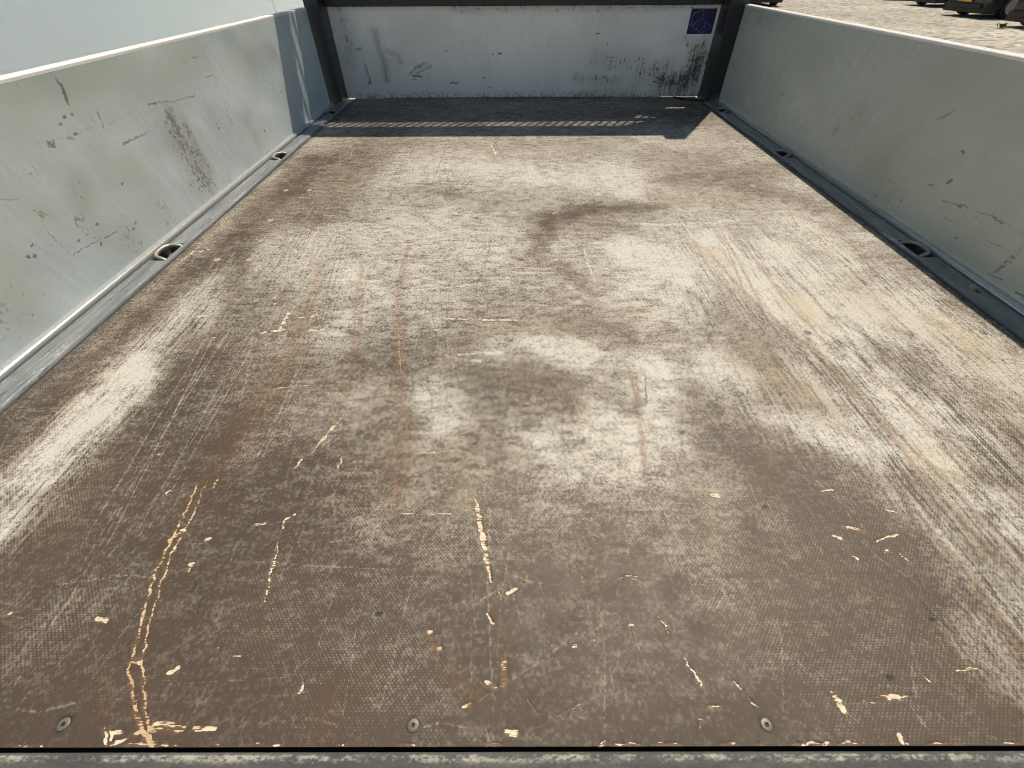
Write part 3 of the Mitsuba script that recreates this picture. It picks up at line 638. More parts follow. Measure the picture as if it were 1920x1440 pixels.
PANEL_MARKS = [
    ('D', [0.05], 0.9, [0.9386,0.0805,1.0057,0.1045,1.0077,0.1755]),
    ('D', [0.04], 0.8, [0.8344,0.0809,0.9604,0.0557]),
    ('D', [0.03], 0.6, [0.9743,0.2099,1.0103,0.2323]),
    ('D', [0.05], 0.45, [0.7103,0.1058,0.8519,0.1292]),
    ('D', [0.03], 0.35, [0.3572,0.0952,0.5964,0.0819]),
    ('D', [0.06], 0.3, [0.4643,0.1778,0.7004,0.1535]),
    ('D', [0.012], 0.4, [0.9156,0.2658,0.9392,0.2326]),
    ('O', [0.06], 0.4, [0.8224,0.0058,1.0316,0.0176]),
    ('O', [0.05], 0.4, [0.4276,0.0024,0.6703,0.0064]),
    ('D', [0.008], 0.6, [-0.8021,0.1552,-0.7951,0.1123,-0.7921,0.0756]),
    ('D', [0.008], 0.4, [-0.8409,0.2176,-0.8106,0.2243]),
    ('O', [0.022], 0.6, [-0.7171,0.2944,-0.7098,0.2284,-0.6905,0.1594,-0.699,0.0924]),
    ('O', [0.012], 0.45, [-0.6695,0.2169,-0.6168,0.1939,-0.5936,0.1637]),
    ('O', [0.006], 0.9, [-0.5709,0.1113,-0.5249,0.1398,-0.4723,0.1585]),
    ('O', [0.005], 0.8, [-0.5288,0.1159,-0.4417,0.1489]),
    ('K', [0.004], 0.95, [-0.5481,0.1064,-0.4986,0.1013]),
    ('K', [0.002], 0.7, [-0.5595,0.0918,-0.5332,0.0893]),
    ('K', [0.0015], 0.5, [-0.6922,0.1781,-0.5654,0.1589]),
    ('K', [0.0025], 0.6, [-0.5176,0.037,-0.4667,0.0343]),
    ('K', [0.0015], 0.4, [-0.4481,0.0593,-0.2985,0.0561]),
    ('K', [0.003], 0.7, [-0.3417,0.0737,-0.2969,0.0735]),
    ('K', [0.003], 0.3, [-0.2811,0.0833,-0.1624,0.0778]),
    ('K', [0.004], 0.35, [-0.0133,0.0895,0.1504,0.079]),
    ('K', [0.003], 0.35, [-0.0284,0.0723,0.1658,0.069]),
    ('K', [0.002], 0.5, [0.2835,0.0906,0.3582,0.0854]),
    ('K', [0.0015], 0.5, [0.2126,0.0339,0.2881,0.0335]),
    ('K', [0.0025], 0.6, [-0.1426,0.0555,-0.1037,0.0528]),
    ('K', [0.0015], 0.4, [-0.4829,0.0267,-0.3915,0.0314]),
    ('K', [0.004], 0.8, [-0.3443,0.211]),
    ('K', [0.004], 0.8, [-0.1446,0.1965]),
    ('K', [0.004], 0.8, [-0.0985,0.2008]),
    ('K', [0.004], 0.8, [-0.1317,0.0973]),
    ('K', [0.004], 0.8, [-0.1272,0.1334]),
    ('K', [0.004], 0.8, [-0.1526,0.0949]),
    ('K', [0.004], 0.8, [0.5072,0.2366]),
    ('K', [0.004], 0.8, [0.6856,0.0519]),
    ('K', [0.004], 0.8, [0.4606,0.2852]),
    ('K', [0.004], 0.8, [0.4497,0.283]),
    ('K', [0.004], 0.8, [0.7866,0.1578]),
    ('K', [0.004], 0.8, [0.7805,0.0565]),
    ('K', [0.004], 0.8, [-0.8485,0.3438]),
    ('K', [0.004], 0.8, [-0.8479,0.2446]),
    ('K', [0.004], 0.8, [-0.064,0.203]),
    ('K', [0.004], 0.8, [-0.0554,0.2007]),
    ('L', [0.001], 0.4, [-0.1293,0.1523,0.0605,0.1206,0.2979,0.0954]),
    ('L', [0.002], 0.6, [0.9465,0.1571,1.0061,0.1522]),
    ('L', [0.002], 0.5, [0.9915,0.1522,0.9832,0.0803]),
    ('L', [0.001], 0.4, [0.237,0.1199,0.3416,0.1025]),
    ('L', [0.02], 0.3, [0.0301,0.338]),
    ('L', [0.004], 0.5, [0.8959,0.129,0.9413,0.124]),
    ('L', [0.0015], 0.4, [0.5203,0.1891,0.6018,0.135]),
    ('D', [0.04], 0.25, [-0.8658,0.379,-0.8621,0.2951,-0.8853,0.1602]),
    ('D', [0.02], 0.3, [-0.2951,0.3848,0.3814,0.386,1.0295,0.3874]),  # shade just below the cross bar, painted as a dark strip
]
SCREWS = [[-0.8354, 0.7079], [-0.4698, 0.7091], [-0.1077, 0.7123], [0.2575, 0.7135], [0.6236, 0.7094], [0.9913, 0.707], [-0.7382, 1.2704], [-0.3798, 1.278], [-0.1102, 1.2789], [0.5191, 1.276], [0.8792, 1.2836], [-0.7833, 1.03], [-0.698, 1.0293], [0.8402, 1.0501], [0.927, 1.0523], [0.8384, 1.5316], [0.9331, 1.5403], [-0.7802, 1.5079], [-0.6989, 1.5069], [-0.4677, 0.0624], [-0.1043, 0.0609], [0.2605, 0.0607]]
STICKER_LINES = [[(0.079, 0.341), (0.094, 0.458), (0.075, 0.643), (0.069, 0.723), (0.139, 0.769), (0.181, 0.837), (0.243, 0.87), (0.311, 0.876), (0.36, 0.909), (0.397, 0.949), (0.478, 0.971), (0.487, 0.812), (0.496, 0.583), (0.927, 0.301), (0.855, 0.261), (0.814, 0.19), (0.683, 0.149), (0.652, 0.078), (0.578, 0.043), (0.079, 0.341), (0.496, 0.583)], [(0.259, 0.451), (0.211, 0.305)], [(0.427, 0.357), (0.351, 0.204)], [(0.579, 0.262), (0.514, 0.114)], [(0.632, 0.432), (0.661, 0.408), (0.616, 0.373), (0.673, 0.356)], [(0.573, 0.309), (0.628, 0.326), (0.697, 0.308), (0.576, 0.3)]]


SOFT = 'WYRCDOSL'
class WearMap:
    """Distance fields of the marks (lines and spots with their own width and strength, in the surface's own metres), kept on a grid so that a
    material can look them up; at(u, v) gives one value per channel."""
    def __init__(self, u0, u1, v0, v1, res, channels):
        self.e = (u0, u1, v0, v1); self.res = res; self.ch = channels
        self.nu, self.nv = int((u1 - u0) / res), int((v1 - v0) / res)
        self.a = {c: np.zeros((self.nv, self.nu), np.float32) for c in channels}
    def mark(self, ch, ws, amp, pts):
        if ch not in self.a: return
        u0, u1, v0, v1 = self.e; P = np.asarray(pts, float).reshape(-1, 2)
        soft = ch in SOFT
        if len(P) == 1: P = np.vstack([P - [ws[0] * .5, 0], P + [ws[0] * .5, ws[0] * .2]]); ws = [ws[0] * .75]
        ws = np.interp(np.linspace(0, 1, len(P)), np.linspace(0, 1, len(ws)), ws) if len(ws) > 1 else np.full(len(P), ws[0])
        best = None; A = self.a[ch]
        reach = ws.max() * (2.4 if soft else 1.3) + self.res
        i0, j0 = int((P[:, 0].min() - reach - u0) / self.res), int((P[:, 1].min() - reach - v0) / self.res)
        i1, j1 = int((P[:, 0].max() + reach - u0) / self.res) + 2, int((P[:, 1].max() + reach - v0) / self.res) + 2
        i0, j0, i1, j1 = max(i0, 0), max(j0, 0), min(i1, self.nu), min(j1, self.nv)
        if i1 <= i0 or j1 <= j0: return
        U, V = np.meshgrid(u0 + (np.arange(i0, i1) + .5) * self.res, v0 + (np.arange(j0, j1) + .5) * self.res)
        best = np.full(U.shape, 9.0)
        for k in range(len(P) - 1):
            a, d = P[k], P[k + 1] - P[k]
            t = np.clip(((U - a[0]) * d[0] + (V - a[1]) * d[1]) / max(d @ d, 1e-12), 0, 1)
            best = np.minimum(best, np.hypot(U - a[0] - t * d[0], V - a[1] - t * d[1]) / (ws[k] + t * (ws[k + 1] - ws[k])))
        val = np.exp(-best**2) if soft else np.clip(1.5 - best, 0, 1)
        S = A[j0:j1, i0:i1]
        if ch == 'W': S += amp * val
        else: np.maximum(S, np.minimum(amp * val, 1.2), out=S)
    def freeze(self):
        data = np.stack([self.a[c] for c in self.ch], -1)
        self.tex = mi.Texture2f(mi.TensorXf(data), wrap_mode=dr.WrapMode.Clamp)
        return self
    def at(self, u, v):
        u0, u1, v0, v1 = self.e
        return self.tex.eval(mi.Point2f((u - u0) / (self.nu * self.res), (v - v0) / (self.nv * self.res)))

def random_ticks(wm, ch, n, lmin, lmax, w, amp, seed, angle=None, spread=1.6):
    g = np.random.default_rng(seed); u0, u1, v0, v1 = wm.e
    for _ in range(n):
        u, v = g.uniform(u0, u1), g.uniform(v0, v1); L = lmin * (lmax / lmin) ** g.random()
        t = (g.random() * np.pi if angle is None else angle + g.normal() * spread)
        b = g.normal() * .25
        pts = [(u, v), (u + .5 * L * np.cos(t), v + .5 * L * np.sin(t)), (u + .5 * L * (np.cos(t) + np.cos(t + b)), v + .5 * L * (np.sin(t) + np.sin(t + b)))]
        wm.mark(ch, [w * .4, w * g.uniform(.5, 1.2), w * .4], amp * g.uniform(.4, 1), pts)

FX0, FX1, FY0, FY1 = -0.897, 1.050, 0.044, 2.895
low = WearMap(-.93, 1.08, .0, 2.92, .004, 'WYC')
fine = WearMap(-.92, 1.07, .03, 2.90, .0012, 'BKRH')
for m_ in FLOOR_MARKS: low.mark(*m_); fine.mark(*m_)
random_ticks(fine, 'B', 70, .002, .008, .0012, .65, 11)
random_ticks(fine, 'B', 24, .01, .06, .0009, .5, 12)
random_ticks(low, 'W', 90, .03, .16, .005, .12, 17)
random_ticks(fine, 'K', 160, .004, .03, .0012, .6, 13)
random_ticks(fine, 'R', 70, .05, .30, .0020, .35, 14, angle=math.pi / 2, spread=.25)
random_ticks(fine, 'H', 520, .08, .60, .0011, .42, 51, angle=math.pi / 2, spread=.16)
random_ticks(fine, 'H', 420, .03, .25, .0010, .42, 52, angle=math.pi / 2, spread=.5)
random_ticks(fine, 'H', 320, .03, .30, .0010, .45, 53, angle=0, spread=.22)
random_ticks(fine, 'H', 240, .02, .12, .0010, .45, 54)
for _ in range(26):      # bundles left by loads dragged in over the rear edge
    x, y, a, L = rng.uniform(-.85, 1.0), rng.uniform(.1, 2.2), rng.normal() * .18, rng.uniform(.25, .9)
    for _ in range(rng.integers(4, 11)):
        dx, dy, bend = rng.normal() * .022, rng.normal() * .06, rng.normal() * .03
        fine.mark('H', [.0006, .0012, .0006], rng.uniform(.25, .75), [(x + dx, y + dy), (x + dx + L / 2 * math.sin(a) + bend, y + dy + L / 2), (x + dx + L * math.sin(a), y + dy + L)])
random_ticks(low, 'W', 60, .05, .35, .010, .13, 15, angle=0, spread=.35)
g_ = np.random.default_rng(16)
for _ in range(95):      # the board's rear edge is chipped down to bare wood
    x = g_.uniform(FX0, FX1); L = .003 * 8 ** g_.random()
    fine.mark('B', [.0005, .0008 + .0010 * g_.random(), .0005], .85 * g_.uniform(.5, 1), [(x, .0455), (x + L / 2, .0460), (x + L, .0455)])
for x, y in SCREWS: fine.mark('K', [.0085], .6, [(x, y), (x, y + .001)])
low.freeze(); fine.freeze()

def hexdots(x, y):
    """The anti-slip mesh pressed into the board: staggered dots 4.4 mm apart."""
    return dr.cos(x * (2 * math.pi / .0046)) * dr.cos(y * (2 * math.pi / .0054))

def floor_color(p, n, uv):
    x, y = p.x, p.y
    w1, w2 = fbm(x * 14, y * 14, 1.3), fbm(x * 14, y * 14, 7.7)
    W, Y, C = low.at(x + .05 * (w1 - .5), y + .05 * (w2 - .5))
    r1, r2 = fbm(x * 110, y * 150, 3.1, 3), fbm(x * 110, y * 150, 9.3, 3)
    H = fine.at(x + .0012 * (r1 - .5), y + .0012 * (r2 - .5))[3]
    B, K, R, _ = fine.at(x + .0085 * (r1 - .5), y + .0050 * (r2 - .5))
    across = .5 + 1.35 * (.6 * fbm(x * 42, y * 90, 2.0, 4) + .4 * fbm(x * 26, y * 210, 6.5, 3) - .5)
    along = fbm(x * 230, y * 16 + x * 10, 5.0, 3)
    side = smoothstep(.25, .55, x + .1 * (w1 - .5)) + smoothstep(-.35, -.6, x + .1 * (w2 - .5))
    side = side * smoothstep(1.9, 1.2, y)
    grain = fbm(x * 300, y * 300, 4.0, 3)
    speck = noise(x * 900, y * 700, 6.0)
    blotch = fbm(x * 5, y * 6, 8.0, 3)
    hexd = hexdots(x, y)
    drag = dr.clip(side, 0, 1) * (.25 + .55 * smoothstep(.05, .3, W))
    streak = dr.lerp(across, .5 + 1.15 * (along - .5), drag)
    near = smoothstep(1.3, .30, y)
    base = .085 + .27 * smoothstep(.09, .55, y) + .27 * smoothstep(.45, 1.3, y) - .28 * smoothstep(2.2, 2.5, y)  # last term paints the shade by the headboard into the floor tone
    patch = fbm(x * 24, y * 34, 11.0, 3)
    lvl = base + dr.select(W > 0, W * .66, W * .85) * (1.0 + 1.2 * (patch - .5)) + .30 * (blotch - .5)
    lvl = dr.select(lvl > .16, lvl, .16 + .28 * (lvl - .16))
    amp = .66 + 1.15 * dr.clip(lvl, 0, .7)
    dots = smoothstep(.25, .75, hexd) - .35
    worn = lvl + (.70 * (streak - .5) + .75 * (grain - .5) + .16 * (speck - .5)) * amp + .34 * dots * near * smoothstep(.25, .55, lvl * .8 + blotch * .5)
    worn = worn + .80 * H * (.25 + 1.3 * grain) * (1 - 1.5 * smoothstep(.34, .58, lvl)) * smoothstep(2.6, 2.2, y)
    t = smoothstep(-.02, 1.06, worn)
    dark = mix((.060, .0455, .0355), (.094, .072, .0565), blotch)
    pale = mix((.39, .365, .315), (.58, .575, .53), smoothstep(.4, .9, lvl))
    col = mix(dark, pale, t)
    pit = smoothstep(.56, .74, noise(x * 620, y * 520, 14.0)) * smoothstep(.3, .7, t)
    col = mix(col, col * .55, pit * .5)
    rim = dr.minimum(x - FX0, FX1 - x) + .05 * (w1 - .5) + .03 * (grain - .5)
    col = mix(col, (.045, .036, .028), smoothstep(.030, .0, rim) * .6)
    tan = mi.Color3f(.235, .185, .120)
    col = mix(col, tan * (.5 + .9 * t), dr.clip(Y, 0, 1) * (.45 + .5 * grain))
    col = mix(col, (.56, .50, .36), dr.clip(C, 0, 1) * (.5 + .6 * grain))
    col = mix(col, mi.Color3f(.175, .098, .048) * (.62 + .75 * t), dr.clip(R, 0, 1) * (.55 + .6 * (along - .3)))
    col = mix(col, (.025, .020, .018), smoothstep(.15, .7, K * (.5 + .9 * grain)) * .85)
    fibre = fbm(x * 150, y * 950, 3.3, 2)
    lump = fbm(x * 130, y * 170, 6.1, 2)
    bare = smoothstep(.46, .60, B * (.12 + .72 * smoothstep(.28, .68, fibre) + .62 * smoothstep(.3, .7, lump)))
    wood = mix((.42, .32, .20), (.76, .69, .54), smoothstep(.25, .7, fibre * .6 + lump * .4))
    wood = mix(wood, (.46, .25, .09), dr.clip(R * 1.1, 0, .75))
    edge = smoothstep(.12, .45, B) * (1 - bare)
    col = mix(col, (.17, .095, .045), edge * .5)
    return mix(col, wood, bare)

def floor_rough(p, n, uv):
    return .46 + .16 * fbm(p.x * 40, p.y * 40, 2.2)

def floor_relief(p, n, uv):
    B, K, R, H = fine.at(p.x, p.y)
    return (.00009 * dr.clip(hexdots(p.x, p.y), 0, 1) + .00025 * fbm(p.x * 120, p.y * 120, 1.0, 2) - .0006 * dr.clip(B, 0, 1) - .0004 * dr.clip(K, 0, 1)
            + .0035 * noise(p.x * 3, p.y * 3, 3.0))

# side boards and panel
lw = WearMap(0.0, 2.80, -.02, .43, .0025, 'OSKL')
rw = WearMap(0.0, 2.80, -.02, .43, .0025, 'OSKL')
pw = WearMap(-1.0, 1.12, -.01, .42, .0025, 'DOKL')
for m_ in LEFT_MARKS: lw.mark(*m_)
for m_ in RIGHT_MARKS: rw.mark(*m_)
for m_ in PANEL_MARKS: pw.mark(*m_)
for wm, s in ((lw, 21), (rw, 31)):
    random_ticks(wm, 'L', 40, .01, .05, .0022, .5, s + 6, angle=2.2, spread=.5)
    random_ticks(wm, 'K', 80, .005, .022, .0014, .42, s)
    random_ticks(wm, 'K', 60, .004, .008, .0022, .55, s + 1)
    random_ticks(wm, 'K', 40, .02, .07, .0013, .28, s + 2, angle=2.2, spread=.4)
    random_ticks(wm, 'O', 22, .02, .12, .018, .35, s + 3, angle=2.0, spread=.5)
    random_ticks(wm, 'S', 40, .006, .03, .004, .35, s + 4, angle=2.0, spread=.5)
random_ticks(pw, 'K', 60, .005, .02, .0022, .45, 41)
random_ticks(pw, 'D', 40, .02, .08, .006, .16, 42, angle=0, spread=.3)
for wm in (lw, rw, pw): wm.freeze()

def board_color(wm, base):
    def fn(p, n, uv):
        u, v = p.y, p.z
        a1, a2 = fbm(u * 110, v * 110, 1.0, 3), fbm(u * 110, v * 110, 6.0, 3)
        O, S, K, L = wm.at(u + .007 * (a1 - .5), v + .007 * (a2 - .5))
        big, streak, grain = fbm(u * 5, v * 7, 2.0, 3), fbm(u * 90 + v * 35, v * 16 - u * 8, 3.0, 4), fbm(u * 180, v * 180, 4.0, 3)
        col = mi.Color3f(base) * (.84 + .24 * big + .16 * (streak - .5) + .12 * (grain - .5))
        col = mix(col, mi.Color3f(base) * mi.Color3f(.72, .66, .47), dr.clip(O, 0, 1) * (.12 + .85 * streak + .55 * grain))
        col = mix(col, (.30, .27, .20), dr.clip(S, 0, 1) * .35 * (.4 + 1.2 * grain))
        s = smoothstep(.42, .80, dr.clip(S, 0, 1) * .62 + 1.0 * (streak - .5) + 1.1 * (grain - .5) + .06) * smoothstep(.03, .25, S)
        col = mix(col, (.15, .125, .085), s * .62)
        col = mix(col, mi.Color3f(.74, .76, .75), dr.clip(L, 0, 1) * .35)
        k = smoothstep(.28, .72, dr.clip(K, 0, 1) * (.35 + .7 * a2 + .75 * grain))
        return mix(col, (.085, .083, .074), k * .68)
    return fn

def board_relief(p, n, uv):
    return .010 * fbm(p.y * 5, p.z * 6, 3.0, 2) + .00005 * noise(p.y * 500, p.z * 200, 1.0)

def panel_color(p, n, uv):
    u, v = p.x, p.z
    a1, a2 = noise(u * 70, v * 70, 1.0), noise(u * 70, v * 70, 6.0)
    D, O, K, L = pw.at(u + .012 * (a1 - .5), v + .012 * (a2 - .5))
    big, grain, drip = fbm(u * 4, v * 6, 2.0, 3), fbm(u * 120, v * 120, 4.0, 3), fbm(u * 110, v * 12, 5.0, 3)
    col = mi.Color3f(.90, .90, .86) * (.88 + .2 * big + .12 * (drip - .5))
    col = mix(col, (.24, .22, .17), dr.clip(O, 0, 1) * (.35 + .9 * drip))
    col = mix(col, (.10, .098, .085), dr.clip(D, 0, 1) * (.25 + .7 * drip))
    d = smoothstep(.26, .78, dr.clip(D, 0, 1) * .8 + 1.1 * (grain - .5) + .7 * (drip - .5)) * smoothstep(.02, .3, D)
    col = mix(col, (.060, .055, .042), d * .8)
    low_ = smoothstep(.045, .0, v) * smoothstep(.35, .7, grain + .4 * (drip - .5))
    col = mix(col, (.16, .13, .06), low_ * .7)
    col = mix(col, (.70, .71, .70), dr.clip(L, 0, 1) * .5)
    return mix(col, (.03, .03, .03), smoothstep(.3, .7, dr.clip(K, 0, 1) * (.6 + .8 * a1)) * .9)

def rail_color(p, n, uv):
    g1, g2, s = fbm(p.x * 70, p.y * 9, p.z * 60, 4), fbm(p.x * 300, p.y * 160, p.z * 300, 3), fbm(p.x * 220, p.y * 9, p.z * 200, 3)
    col = mix((.17, .195, .215), (.34, .37, .39), smoothstep(.3, .75, g1 * .5 + s * .5))
    col = mix(col, (.60, .60, .56), smoothstep(.60, .75, g2 * .5 + g1 * .5))
    col = mix(col, (.06, .06, .058), smoothstep(.0055, .0005, p.z) * (.45 + .5 * g1))
    return mix(col, (.09, .09, .09), smoothstep(.64, .76, fbm(p.x * 130, p.y * 30, 3.0 + p.z * 100, 3)) * .6)

def rail_relief(p, n, uv):
    return .0008 * fbm(p.x * 90, p.y * 50, p.z * 90, 3) + .0003 * noise(p.x * 500, p.y * 300, p.z * 500)

def end_color(p, n, uv):
    x, y = p.x, p.y
    a, b, c = fbm(x * 45, y * 160, 2.0, 4), fbm(x * 300, y * 500, 5.0, 3), fbm(x * 16, y * 50, 7.0, 3)
    upper = smoothstep(.0300, .0345, y) * smoothstep(.0390, .0370, y)
    col = mix((.062, .068, .070), (.108, .114, .114), c)
    f = smoothstep(.48, .80, .45 * a + .40 * b + .20 * c + .10 * upper - .03)
    col = mix(col, (.40, .40, .36), f * (.15 + .85 * upper))
    k = smoothstep(.60, .78, fbm(x * 150, y * 420, 9.0, 3) + .05 * upper)
    return mix(col, (.07, .075, .08), k * .7)

def end_relief(p, n, uv):
    return .0012 * fbm(p.x * 120, p.y * 260, 3.0, 3)

def paver_color(p, n, uv):
    c, s = math.cos(.32), math.sin(.32)
    u, v = (p.x * c + p.y * s), (-p.x * s + p.y * c)
    row = dr.floor(v / .105)
    uu = u / .21 + .5 * (row - 2 * dr.floor(row * .5))
    r = cell_rand(dr.floor(uu), row)
    fu, fv = uu - dr.floor(uu), v / .105 - row
    joint = dr.maximum(smoothstep(.035, .0, dr.minimum(fu, 1 - fu)), smoothstep(.07, .0, dr.minimum(fv, 1 - fv)))
    big = fbm(p.x * .5, p.y * .5, 1.0, 3); gr = fbm(p.x * 18, p.y * 18, 2.0, 3)
    col = mix((.19, .18, .155), (.64, .615, .53), r * .8 + .2 * gr) * (.72 + .56 * big)
    col = mix(col, (.50, .46, .38), smoothstep(.5, .7, fbm(p.x * 5, p.y * 5, 5.0, 3)) * .6)
    return mix(col, (.20, .175, .13), joint * .75)

def paver_relief(p, n, uv):
    return .004 * fbm(p.x * 9, p.y * 9, 3.0, 3)

def P(base, rough=.5, metal=0.0, bump=None, eps=1e-3, spec=.5, **more):
    base = base if isinstance(base, dict) else {'type': 'rgb', 'value': list(base)}
    rough = rough if isinstance(rough, dict) else float(rough)
    b = {'type': 'principled', 'base_color': base, 'roughness': rough, 'metallic': float(metal), 'specular': float(spec), **more}
    if bump is not None:
        b = {'type': 'bumpmap', 'arbitrary': proc(bump, eps), 'scale': 1.0, 'bsdf': b}
    return {'type': 'twosided', 'bsdf': b}

M = {
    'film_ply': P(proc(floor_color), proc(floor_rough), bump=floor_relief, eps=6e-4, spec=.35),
    'ply_edge': P((.05, .035, .028), .7),
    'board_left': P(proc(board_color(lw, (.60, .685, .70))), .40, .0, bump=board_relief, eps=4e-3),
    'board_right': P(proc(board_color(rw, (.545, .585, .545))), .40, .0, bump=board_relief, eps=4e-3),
    'board_top_lit': P((.88, .88, .86), .4),  # same grey board; sunlight on its top face put into this white
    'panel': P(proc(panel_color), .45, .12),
    'rail': P(proc(rail_color), .36, .35, bump=rail_relief, eps=1e-3),
    'lip': P((.58, .60, .60), .22, .6),
    'end_rail': P(proc(end_color), .62, .0, bump=end_relief, eps=8e-4, spec=.22),
    'steel': P((.20, .195, .18), .55, .5),
    'ring': P((.40, .39, .36), .45, .6),
    'frame': P((.016, .019, .025), .38),
    'dark': P((.02, .02, .02), .6),
    'mesh': P((.03, .032, .036), .45),
    'plug': P((.40, .34, .26), .6),
    'navy': P((.012, .012, .105), .5),
    'print': P((.34, .34, .42), .5),
    'van': P((.83, .935, .985), .22, spec=.5, clearcoat=.6, clearcoat_gloss=.9),
    'rubber': P((.018, .018, .018), .75),
    'glass': P((.012, .014, .016), .06, spec=.8),
    'car_black': P((.010, .010, .012), .18, spec=.5, clearcoat=.8, clearcoat_gloss=.95),
    'car_grey': P((.018, .020, .023), .2, spec=.5, clearcoat=.8, clearcoat_gloss=.95),
    'car_blue': P((.012, .015, .024), .2, spec=.5, clearcoat=.8, clearcoat_gloss=.95),
    'plastic': P((.015, .015, .016), .5),
    'lamp': P((.5, .52, .54), .12, .3),
    'yellow': P((.70, .46, .03), .4),
    'ink': P((.015, .015, .015), .5),
    'alloy': P((.35, .35, .36), .35, .8),
    'paving': P(proc(paver_color), .8, bump=paver_relief, eps=.006, spec=.2),
    'leaf': P((.055, .10, .025), .5),
}
scene.update(M)

# ------------------------------------------------------------------ setting
S_ = 160.0
obj('ground', ([[-S_, -S_, GROUND], [S_, -S_, GROUND], [S_, S_, GROUND], [-S_, S_, GROUND]], [[0, 1, 2], [0, 2, 3]]), 'paving', smooth=False,
    kind='structure', label='sunlit tan clay block paving beyond the right sideboard')

# ------------------------------------------------------------------ the truck
truck = thing('flatbed_truck', 'flatbed truck seen along its scuffed brown load floor between grey dropsides', 'flatbed truck')

# load floor
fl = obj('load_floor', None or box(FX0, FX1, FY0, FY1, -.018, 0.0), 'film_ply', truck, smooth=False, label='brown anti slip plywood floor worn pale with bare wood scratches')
def screw_mesh(seed):
    r = .0057
    star = m3.CrossSection([[( (.0027 if k % 2 == 0 else .0018) * math.cos(k * math.pi / 6), (.0027 if k % 2 == 0 else .0018) * math.sin(k * math.pi / 6)) for k in range(12)]])
    body = m3.Manifold.revolve(m3.CrossSection([[(0, -.003), (r, -.003), (r, -.0001), (.0047, .0005), (0, .0006)]]), 24)
    body = body - m3.Manifold.extrude(star, .004).translate([0, 0, -.0014])
    return from_m3(body)
PLUGGED = {6, 10, 11, 12, 13, 14, 15, 16, 17, 18}      # screw holes filled level with pale filler
plug_ply = mikit.ply(from_m3(m3.Manifold.revolve(m3.CrossSection([[(0, -.002), (.0088, -.002), (.0088, -.0003), (.0074, .0004), (.003, .0003), (0, .0001)]]), 24)), 'plug', smooth=40)
screw_ply = mikit.ply(screw_mesh(1), 'steel', smooth=30)
for i, (x, y) in enumerate(SCREWS):
    if i in PLUGGED: obj('plug', plug_ply, None, fl, to_world=T().translate([x, y, .0004]).rotate([0, 0, 1], 37 * i))
    else: obj('screw', screw_ply, None, fl, to_world=T().translate([x, y, .0008]).rotate([0, 0, 1], 37 * i))

# side rails with folded lashing rings
RINGS = (1.060, 1.845, 2.530)
def rail_profile(sgn, x0):
    pts = [(0, -.06), (0, .0005), (.004, .0062), (.009, .0078), (.048, .0082), (.0525, .0072), (.0560, -.0030), (.0635, -.0035), (.0635, -.06)]
    return [(x0 + sgn * u, z) for u, z in pts]
def lip_profile(sgn, x0):
    c, r = .0725, .0088
    pts = [(.0637, -.02)] + [(c - r * math.cos(a), .0048 + r * math.sin(a)) for a in np.linspace(0, math.pi / 2, 8)] + [(.0822, .0140), (.0822, -.02)]
    return [(x0 + sgn * u, z) for u, z in pts]
def ring_mesh(sgn):
    """A bent steel loop lying in its recess, both ends through the recess wall."""
    pts = [(.012, -.040, -.008), (.014, -.039, .002), (.024, -.037, .0075), (.040, -.030, .0100), (.0475, -.012, .0115), (.0480, .012, .0115), (.041, .030, .0100), (.025, .037, .0075), (.014, .039, .002), (.012, .040, -.008)]
    c = curve(pts, 8)
    return tube([(sgn * u, y, z) for u, y, z in c], .0050, 10)
for sgn, x0 in ((-1, FX0 - .001), (1, FX1 + .001)):
    m = to_m3(extrude_y(rail_profile(sgn, x0), .02, 2.745))
    for y in RINGS:
        lo, hi = x0 + sgn * .010, x0 + sgn * .053
        cut = to_m3(box(min(lo, hi), max(lo, hi), y - .048, y + .048, -.018, .03, .006))
        m = m - cut
    if sgn > 0:
        m = m - m3.Manifold.cylinder(.05, .0055, .0055, 20).translate([x0 + .034, .850, -.02])
    rl = obj('side_rail', from_m3(m), 'rail', truck, smooth=25)
    obj('lip', extrude_y(lip_profile(sgn, x0), .02, 2.700), 'lip', rl, smooth=40)
    for y in RINGS:
        obj('lashing_ring', ring_mesh(sgn), 'ring', rl, smooth=40, to_world=T().translate([x0, y, 0]))
        cupx = sorted((x0 + sgn * .009, x0 + sgn * .054))
        obj('recess_cup', box(cupx[0], cupx[1], y - .049, y + .049, -.024, -.0185), 'dark', rl, smooth=False)
    if sgn > 0:
        obj('bolt', trimesh.creation.cylinder(.0095, .004, sections=24), 'ring', rl, to_world=T().translate([x0 + .036, .868, .0095]))

# rear end rail
ep = [(-.05, -.08), (-.05, -.008), (-.044, -.0025), (-.03, -.0012), (.022, -.0012), (.030, -.0004), (.0372, -.0008), (.0396, -.0020), (.0405, -.006), (.0405, -.08)]
e = trimesh.creation.extrude_polygon(sg.Polygon(ep), 2.14, engine='earcut')
v = e.vertices.copy(); e.vertices = np.stack([-1.00 + v[:, 2], v[:, 0], v[:, 1]], -1); e.fix_normals()
obj('end_rail', e, 'end_rail', truck, smooth=30, label='scratched grey metal rail along the rear edge of the floor')
obj('added_subframe', box(-.96, 1.11, .0405, 2.7, -.12, -.022), 'dark', truck, smooth=False)  # unseen dark box added so the gap at the floor edge stays black

